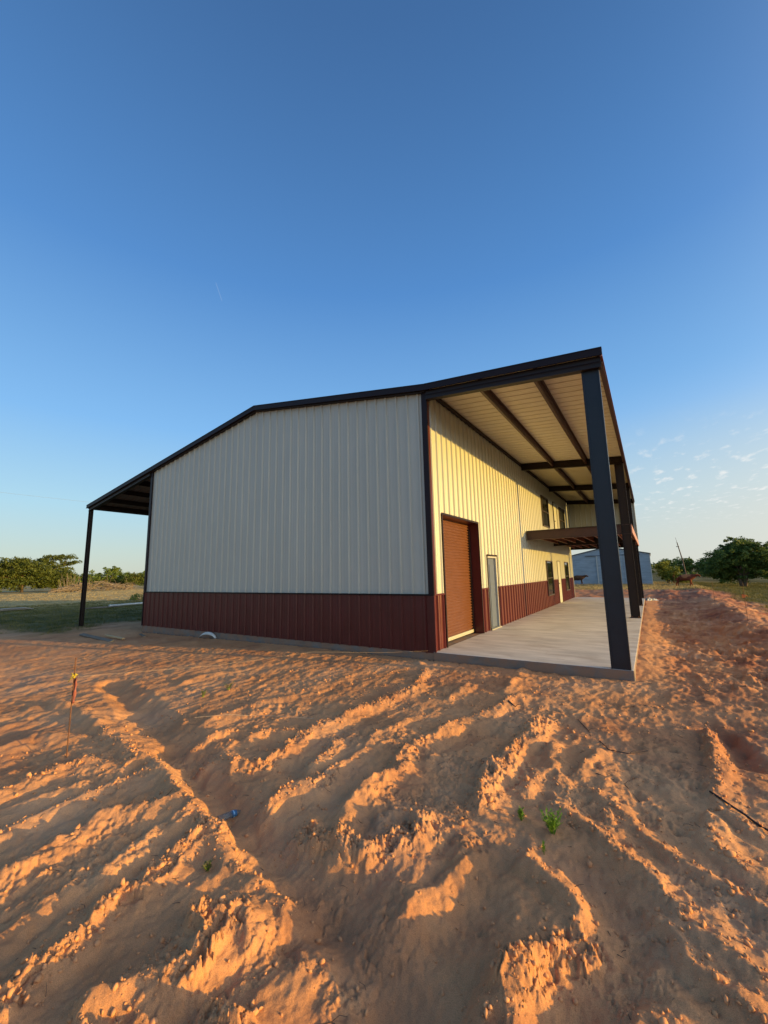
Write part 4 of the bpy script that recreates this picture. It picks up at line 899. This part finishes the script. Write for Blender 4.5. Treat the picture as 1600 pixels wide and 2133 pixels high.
def cow(loc, rz, label, mat, s=1.):
    root = empty('cow', (loc[0], loc[1], ground_z(*loc)), rz); tag(root, label, 'cow', 'cattle near the shed'); root.scale = (s, s, s)
    v = [((-.78, 0, 1.18), (.24, .26)), ((-.35, 0, 1.10), (.33, .38)), ((.10, 0, 1.08), (.34, .40)), ((.50, 0, 1.12), (.28, .37)), ((.80, 0, 1.22), (.17, .24)), ((1.04, 0, 1.34), (.12, .15)), ((1.20, 0, 1.36), (.115, .13)), ((1.42, 0, 1.22), (.075, .08)),
         ((-.72, .17, .92), (.13, .18)), ((-.66, .17, .66), (.08, .09)), ((-.84, .17, .44), (.055, .06)), ((-.80, .17, .07), (.05, .05)),
         ((-.72, -.17, .92), (.13, .18)), ((-.58, -.17, .66), (.08, .09)), ((-.66, -.17, .44), (.055, .06)), ((-.58, -.17, .07), (.05, .05)),
         ((.50, .16, .82), (.10, .13)), ((.56, .16, .45), (.06, .06)), ((.66, .16, .07), (.05, .05)),
         ((.50, -.16, .82), (.10, .13)), ((.48, -.16, .45), (.06, .06)), ((.38, -.16, .08), (.05, .05))]
    e = [(0, 1), (1, 2), (2, 3), (3, 4), (4, 5), (5, 6), (6, 7), (0, 8), (8, 9), (9, 10), (10, 11), (0, 12), (12, 13), (13, 14), (14, 15), (3, 16), (16, 17), (17, 18), (3, 19), (19, 20), (20, 21)]
    skin('body', v, e, mat, root)
    mb = MB(); mb.tube([(-.98, 0, 1.36), (-1.08, 0, 1.1), (-1.06, 0, .72)], .03, 6, .018); mb.tube([(-1.06, 0, .72), (-1.05, 0, .55)], .035, 6, .05); mb.build('tail', mat, root, True)
    for sg in (-1, 1):
        MB().tube([(1.12, sg*.10, 1.42), (1.06, sg*.20, 1.44), (1.02, sg*.29, 1.40)], .035, 6, .02).build('ear', mat, root, True)
        MB().tube([(1.14, sg*.07, 1.48), (1.14, sg*.17, 1.53), (1.2, sg*.19, 1.60)], .02, 6, .008).build('horn', WHITEP, root, True)
    MB().box((1.27, -.05, 1.30), (1.33, .05, 1.40)).build('face_blaze', WHITEP, root)
    return root
cow((6.75, 40.6), R_(-6), 'red-brown cow with a tan saddle walking right beyond the spoil berm', cow_mat('red_brown_hide', (.16, .040, .018), (.38, .15, .06)), .86)
cow((-3.42, 46.2), R_(4), 'dark brown cow walking in front of the shed, seen past the building corner', cow_mat('dark_brown_hide', (.075, .035, .018), (.10, .05, .025)), .85)

# ------------------------------------------------------------------ small things on the ground
RUST = vary(new_mat('rusty_rebar', (.16, .07, .035), .8), 20, .4)
FLAG = new_mat('faded_pink_flag_plastic', (.28, .085, .065), .5); YEL = new_mat('yellow_flagging_tape', (.55, .44, .04), .5); ORG = new_mat('orange_flag_plastic', (.8, .22, .05), .5)
def stake(loc, h, label, flag=None, lean=(0, 0)):
    z = ground_z(*loc); root = empty('survey_stake', (loc[0], loc[1], z)); tag(root, label, 'stake', 'marker stakes round the building pad')
    MB().tube([(0, 0, -.2), (lean[0]*.5, lean[1]*.5, h*.5), (lean[0], lean[1], h)], .0065, 7).build('rod', RUST, root)
    return root
st = stake((-1.56, -6.06), 1.05, 'rusty rod stake with yellow tape and pink flag in the left foreground', lean=(.02, .0))
# flag: a thin folded pennant hanging from the knot, in its own plane facing the photographer
V = []; F = []; fx = Vector((.84, .54, 0)); kz = .845
for i in range(13):
    t_ = i/12; z = kz-.0-.285*t_; w_ = .048*(1-t_*.62)*(1 if t_ < .9 else .75)
    for j in range(5):
        s_ = j/4; off = .010*math.sin(s_*5+t_*4)*(1-t_*.4)+.006*math.sin(t_*17+s_*3)
        P_ = Vector((.016, 0, z))+fx*(w_*(s_-.12)+.012*t_)+Vector((-.54, .84, 0))*off-Vector((0, 0, .03*(1-s_)*(1-t_))); V.append(P_)
for i in range(12):
    for j in range(4): a = i*5+j; F.append((a, a+1, a+6, a+5))
fl = mesh_obj('flag', V, F, FLAG, st, True); so = fl.modifiers.new('s', 'SOLIDIFY'); so.thickness = .0012
rd_ = random.Random(3); mb = MB()
for i in range(9):
    a = rd_.uniform(0, 6.28); q = Vector((math.cos(a)*.035, math.sin(a)*.035, rd_.uniform(-.03, .035))); c0 = Vector((.016, 0, kz+.005))
    mb.tube([c0, c0+q*.6+Vector((0, 0, .015)), c0+q], .0065, 5, .004)
mb.tube([(.016, -.0, kz-.014), (.016, 0, kz+.022)], .014, 8); mb.tube([(.01, 0, kz-.01), (-.035, -.02, kz-.035), (-.05, -.03, kz-.06)], .006, 5, .004)
mb.build('tape_knot', YEL, st, True)
s2 = stake((6.38, 8.6), 1.0, 'thin stake with an orange flag beyond the berm at right'); mb = MB()
mb.box((-.05, -.004, .66), (.02, .004, .76)); mb.tube([(0, 0, .7), (.05, 0, .74), (.09, 0, .70)], .02, 5, .01); mb.build('flag', ORG, s2)
stake((6.45, 16.8), .95, 'bare thin stake standing on the spoil berm'); stake((5.6, 31.5), 1.5, 'bare thin stake left of the red-brown cow')

# string lines lying on the sand
STR = new_mat('sandy_mason_string', (.50, .38, .28), .8)
def on_ground(pts, lift, step=.06, sag=0):
    out = []
    for (x0, y0), (x1, y1) in zip(pts[:-1], pts[1:]):
        n = max(2, int(math.hypot(x1-x0, y1-y0)/step))
        for i in range(n): t_ = i/n; x = x0+(x1-x0)*t_; y = y0+(y1-y0)*t_; out.append((x, y, ground_z(x, y)+lift))
    x, y = pts[-1]; out.append((x, y, ground_z(x, y)+lift)); return out
def smooth_line(P, k=6):
    Z = np.array([p_[2] for p_ in P]); Zp = np.pad(Z, k, mode='edge'); M = np.array([Zp[i:i+2*k+1].max() for i in range(len(Z))]); M = np.convolve(np.pad(M, 3, mode='edge'), np.ones(7)/7, 'valid')
    return [(a, c, float(z)) for (a, c, _), z in zip(P, M)]
l1 = MB().tube(smooth_line(on_ground([(-1.25, -4.75), (-1.0, -4.5), (-.72, -4.16), (-.3, -4.0), (.05, -3.85)], .004, .04)), .0022, 5).build('string_line', STR); tag(l1, 'pale string lying slack across the sand in mid picture', 'string')
P_ = [(-1.52+(-8.5+1.52)*t_, -6.05+(-2.9+6.05)*t_, 0) for t_ in (0,)]
l2 = MB().tube([( -1.545, -6.06, ground_z(-1.56, -6.06)+.84), (-1.2, -4.5, ground_z(-1.56, -6.06)+.70), (-.85, -2.9, .42), (-.5, -1.3, .17), (-.16, .0, .02)], .0009, 4).build('string_line', STR); tag(l2, 'thin string stretched from the flagged stake towards the building corner', 'string')

# crushed water bottle
BOT = new_mat('clear_bottle_plastic', (.55, .58, .58), .12, spec=.6); bb = BOT.node_tree.nodes['Principled BSDF']; bb.inputs['Transmission Weight'].default_value = .82; bb.inputs['IOR'].default_value = 1.2; bb.inputs['Alpha'].default_value = 1
LBL = new_mat('blue_bottle_label', (.05, .17, .34), .35); LBW = new_mat('pale_blue_label_mark', (.35, .65, .85), .35)
bt = empty('water_bottle', (.79, -5.70, ground_z(.79, -5.70)+.026)); tag(bt, 'crushed clear plastic bottle with a blue label lying in the rut', 'bottle')
dB = Vector((.10, .28, .0)).normalized(); bt.rotation_euler = dB.to_track_quat('Z', 'Y').to_euler()
def lathe(prof, n=20, squash=.72):
    V = []; F = []
    for z, r in prof:
        for k in range(n): a = 2*math.pi*k/n; V.append((r*math.cos(a)*(1+.06*math.sin(3*a+z*60)), r*math.sin(a)*squash, z))
    for i in range(len(prof)-1):
        for k in range(n): F.append((i*n+k, i*n+(k+1) % n, (i+1)*n+(k+1) % n, (i+1)*n+k))
    F.append(tuple(reversed(range(n)))); F.append(tuple((len(prof)-1)*n+k for k in range(n))); return V, F
pr = [(-.10, .020), (-.097, .030), (-.09, .032)]+[(-.085+.012*i, .031+(.0018 if i % 2 else -.0012)) for i in range(9)]+[(.03, .031), (.055, .027), (.075, .017), (.085, .0125), (.098, .0125)]
V, F = lathe(pr); mesh_obj('body', V, F, BOT, bt, True)
V, F = lathe([(.012, .0335), (.052, .0300)], squash=.76); lb = mesh_obj('label', V, F, LBL, bt, True)
V, F = lathe([(.022, .0334), (.030, .0328)], squash=.77); mesh_obj('label_stripe', V, F, LBW, lb, True)
V, F = lathe([(.098, .0145), (.112, .0145), (.114, .012)], squash=.95); mesh_obj('cap', V, F, new_mat('white_cap', (.8, .8, .8), .4), bt, True)

# white curved scrap by the wall, planks, pipe, boards, cable, cloth
WPL = vary(new_mat('white_scrap_plastic', (.62, .64, .60), .45), 8, .25)
def thing1(name, label, cat, loc): r = empty(name, loc); return tag(r, label, cat)
sc = thing1('curved_plastic_scrap', 'white crescent of bent plastic leaning at the foot of the gable wall', 'plastic scrap', (-7.95, -.05, ground_z(-7.95, -.15)))
V = []; F = []; n = 22
for i in range(n+1):
    a = math.pi*(.04+.90*i/n); wdt = .075*math.sin(math.pi*(i+.6)/(n+1.2))+.006; c = Vector((-.33*math.cos(a), -.10+.16*i/n, -.02+.225*math.sin(a)))
    nrm = Vector((-math.cos(a), 0, math.sin(a)))
    for u, v in ((0, 0), (-.4, -.03), (-1, -.05), (-1, -.062), (-.4, -.04), (0, -.012)): V.append(c+nrm*(u*wdt)+Vector((0, 1, 0))*v*1.2)
for i in range(n):
    for k in range(6): F.append((i*6+k, i*6+(k+1) % 6, i*6+6+(k+1) % 6, i*6+6+k))
mesh_obj('crescent', V, F, WPL, sc, True)
PLK = vary(new_mat('weathered_plank', (.20, .15, .10), .8), 5, .4, stretch=(1, 8, 8)); PLL = vary(new_mat('fresh_cut_plank', (.55, .36, .16), .7), 6, .2, stretch=(1, 8, 8))
def plank(loc, L_, w_, h_, rz, tilt, mat, label, lift=.0):
    r = empty('plank', (loc[0], loc[1], ground_z(*loc)+lift), rz); r.rotation_euler = (tilt, 0, rz); tag(r, label, 'plank', 'scrap timber left of the building')
    o = MB().box((-L_/2, -w_/2, 0), (L_/2, w_/2, h_)).build('board', mat, r); bv = o.modifiers.new('b', 'BEVEL'); bv.width = .004
    MB().box((L_/2+.0005, -w_/2+.004, .004), (L_/2+.004, w_/2-.004, h_-.004)).build('end_grain', PLL, r); return r
plank((-12.0, -1.58), 3.0, .14, .04, math.atan2(-.29, 2.95), R_(14), PLK, 'long dark weathered plank lying on the sand below the lean-to post', .02)
plank((-11.2, -1.35), 1.5, .09, .045, math.atan2(-.25, 2.9), 0, PLL, 'short yellow timber lying against the dark plank', .03)
plank((-10.9, -.6), .9, .09, .02, -.3, 0, PLK, 'small grey board scrap nearest the building corner', .02)
pp = thing1('white_pipe', 'long white plastic pipe lying on the shaded grass left of the building', 'pipe', (-31.2, 9.4, ground_z(-31.2, 9.4)+.13))
MB().tube([(0, -2.2, 0), (0, 2.6, .06)], .075, 12).build('pipe_wall', WPL, pp, True); MB().tube([(0, -2.35, 0), (0, -2.201, 0)], .09, 12).build('socket', WPL, pp, True)
bd = thing1('board_stack', 'low stack of grey boards lying on the shaded grass at far left', 'boards', (-36.5, 2.3, ground_z(-36.5, 2.3)))
for k in range(3): MB().box((-.5+.1*k, -1.9+.1*k, .06+.05*k), (.4+.05*k, 1.6-.2*k, .10+.05*k)).build('board', vary(new_mat('grey_board_%s' % 'abc'[k], (.30, .28, .24), .8), 3, .3), bd)
rg = thing1('fallen_sticks', 'scattered pale sticks on the shaded grass behind the lean-to post', 'sticks', (-30.6, 6.2, ground_z(-30.6, 6.2)+.03))
for k in range(5): a = .5*k-1; MB().tube([(a*.3, -1.2+.3*k, .02), (a*.3+.2, -.2+.25*k, .08), (a*.3, .9+.15*k, .03)], .03, 5, .015).build('stick', DEAD, rg)
cb = MB().tube(smooth_line(on_ground([(4.25, -3.60), (4.36, -3.76), (4.43, -3.84), (4.50, -3.96), (4.60, -4.04), (4.85, -4.2), (5.2, -4.5)], .006, .03), 3), .0085, 8).build('black_cable', BLACKP, None, True); tag(cb, 'black cable emerging from the sand at the right edge of the foreground', 'cable')
rs2 = random.Random(9); V = []; F = []
cl_ = thing1('crumpled_sheeting', 'crumpled white plastic sheeting on the dirt beside the far patio columns', 'plastic sheeting', (3.98, 19.3, ground_z(4.0, 19.3)))
n = 14
for i in range(n+1):
    for j in range(n+1): rr_ = .55+.45*math.sin(3*math.atan2(j-7, i-7)+1); V.append((-.1+(i/n-.5)*.75*rr_+rs2.uniform(-.04, .04), (j/n-.5)*1.1*rr_+rs2.uniform(-.05, .05), .01+.13*abs(rs2.gauss(0, .7))*math.sin(math.pi*(i+.4)/(n+.8))*math.sin(math.pi*(j+.4)/(n+.8))))
for i in range(n):
    for j in range(n): a = i*(n+1)+j; F.append((a, a+1, a+n+2, a+n+1))
so = mesh_obj('sheet', V, F, WPL, cl_).modifiers.new('s', 'SOLIDIFY'); so.thickness = .004

# sticks in the sand that one can pick out
TW = vary(new_mat('dark_stick', (.085, .055, .038), .9), 10, .4)
def stick(pts, r, label, up=.0):
    r = r*.72; P = [(x, y, ground_z(x, y)+r*.3+(up*i/(len(pts)-1))) for i, (x, y) in enumerate(pts)]
    root = empty('stick', P[0]); tag(root, label, 'stick', 'dry sticks lying in the sand'); o = Vector(P[0])
    MB().tube([Vector(q)-o for q in P], r, 6, r*.4).build('stem', TW, root)
    mid = Vector(P[len(P)//2])-o; MB().tube([mid, mid+Vector((.03, .02, .025)), mid+Vector((.07, .03, .03))], r*.5, 5, r*.2).build('twig', TW, root)
stick([(4.7, 0.62), (4.55, -0.49), (4.46, -0.46)], 0.01, 'short upright forked stick right of the patio corner', 0.12)
stick([(3.55, -0.32), (3.7, 0.09), (3.84, -0.01), (4.05, -0.35)], 0.008, 'bent dark stick just in front of the patio corner column', 0)
stick([(3.53, -1.53), (3.75, -1.3), (3.97, -1.36), (4.05, -1.4)], 0.008, 'straight thin stick lying crosswise in front of the patio corner', 0)
stick([(3.07, -2.31), (3.22, -2.59), (3.26, -2.74)], 0.009, 'short stick beside the footprints in the middle of the sand', 0)
stick([(3.36, -2.83), (3.47, -3.06), (3.65, -3.06), (3.81, -2.89)], 0.01, 'long curved root half sunk right of the footprints', 0)
stick([(2.34, -4.09), (2.38, -3.94), (2.86, -3.79)], 0.006, 'thin root crossing the shaded rut left of the footprints', 0)
stick([(3.4, -3.65), (3.63, -3.67), (3.75, -3.88)], 0.006, 'slender branching root in the shade right of centre', 0)
stick([(2.57, -6.63), (2.64, -6.55), (2.78, -6.49)], 0.005, 'thin root at the bottom edge of the foreground', 0)
stick([(2.15, -2.13), (2.27, -2.23)], 0.018, 'dark chunk of wood on the sand in front of the patio', 0)

# small litter of twigs, roots and bark nobody could count
rs = np.random.RandomState(21); mb = MB(); rr = random.Random(4); k = 0
while k < 650:
    x = rr.uniform(-2.5, 5.2); y = rr.uniform(-7.2, -.3) if rr.random() < .8 else rr.uniform(-.5, 12)
    if y > -.4: x = rr.uniform(3.8, 6.2)
    if x < -.5 and rr.random() < .6: continue
    L_ = rr.uniform(.012, .06)*(1+.25*max(0, y+5)); a = rr.uniform(0, 6.28); z = ground_z(x, y)+.002; b0 = Vector((x, y, z)); tp = b0+Vector((math.cos(a)*L_, math.sin(a)*L_, rr.uniform(0, .35)*L_)); tp.z = max(tp.z, ground_z(tp.x, tp.y)+.001)
    mb.tube([b0, b0.lerp(tp, .5)+Vector((rr.uniform(-1, 1), rr.uniform(-1, 1), .3))*L_*.15, tp], rr.uniform(.0009, .0022), 4, .0008); k += 1
o = mb.build('twig_litter', TW); tag(o, 'tiny dark twigs and roots littered over the sand', 'litter', kind='stuff')
# crumbled clods beyond counting
def icos():
    bm = bmesh.new(); bmesh.ops.create_icosphere(bm, subdivisions=1, radius=1); V = np.array([v.co[:] for v in bm.verts]); F = np.array([[v.index for v in f.verts] for f in bm.faces]); bm.free(); return V, F
IV, IF = icos(); n = 9000; rs = np.random.RandomState(8)
x = rs.uniform(-2.2, 5.2, n*7); y = rs.uniform(-7.4, -.8, n*7)
best = np.full(len(x), 9.)
for H, ws, wl, c, pts in RIDGES:
    if c < .5: continue
    for (ax, ay), (bx, by) in zip(pts[:-1], pts[1:]):
        ex, ey = bx-ax, by-ay; t_ = np.clip(((x-ax)*ex+(y-ay)*ey)/(ex*ex+ey*ey), 0, 1); best = np.minimum(best, np.hypot(x-ax-t_*ex, y-ay-t_*ey)+(1-c)*.12)
keep = (rs.rand(len(x)) < np.exp(-(best/.11)**2)*1.0+.07); x = x[keep][:n]; y = y[keep][:n]; z = terrain(x, y); n = len(x)
sz = .0035+.018*rs.rand(n)**5.5+.002*rs.rand(n)
sz *= np.where(rs.rand(n) < .02, 1.7, 1)
V = np.empty((n, len(IV), 3)); 
for i in range(n):
    A = rs.normal(size=(3, 3)); Q, _ = np.linalg.qr(A); sc3 = np.array([1, .55+.45*rs.rand(), .4+.4*rs.rand()]); jit = 1+.22*rs.normal(size=(len(IV), 1)).clip(-1.2, 1.2)
    V[i] = (IV*jit*sc3) @ Q*sz[i]+np.array([x[i], y[i], z[i]+sz[i]*.25])
F = (IF[None]+(np.arange(n)*len(IV))[:, None, None]).reshape(-1, 3)
CL = vary(new_mat('sand_clod', (.63, .31, .145), .95, spec=.1), 14, .2)
o = tri_mesh('dirt_clods', V.reshape(-1, 3), F, CL); tag(o, 'crumbled clods of red sandy soil along the ridges', 'soil', kind='stuff')
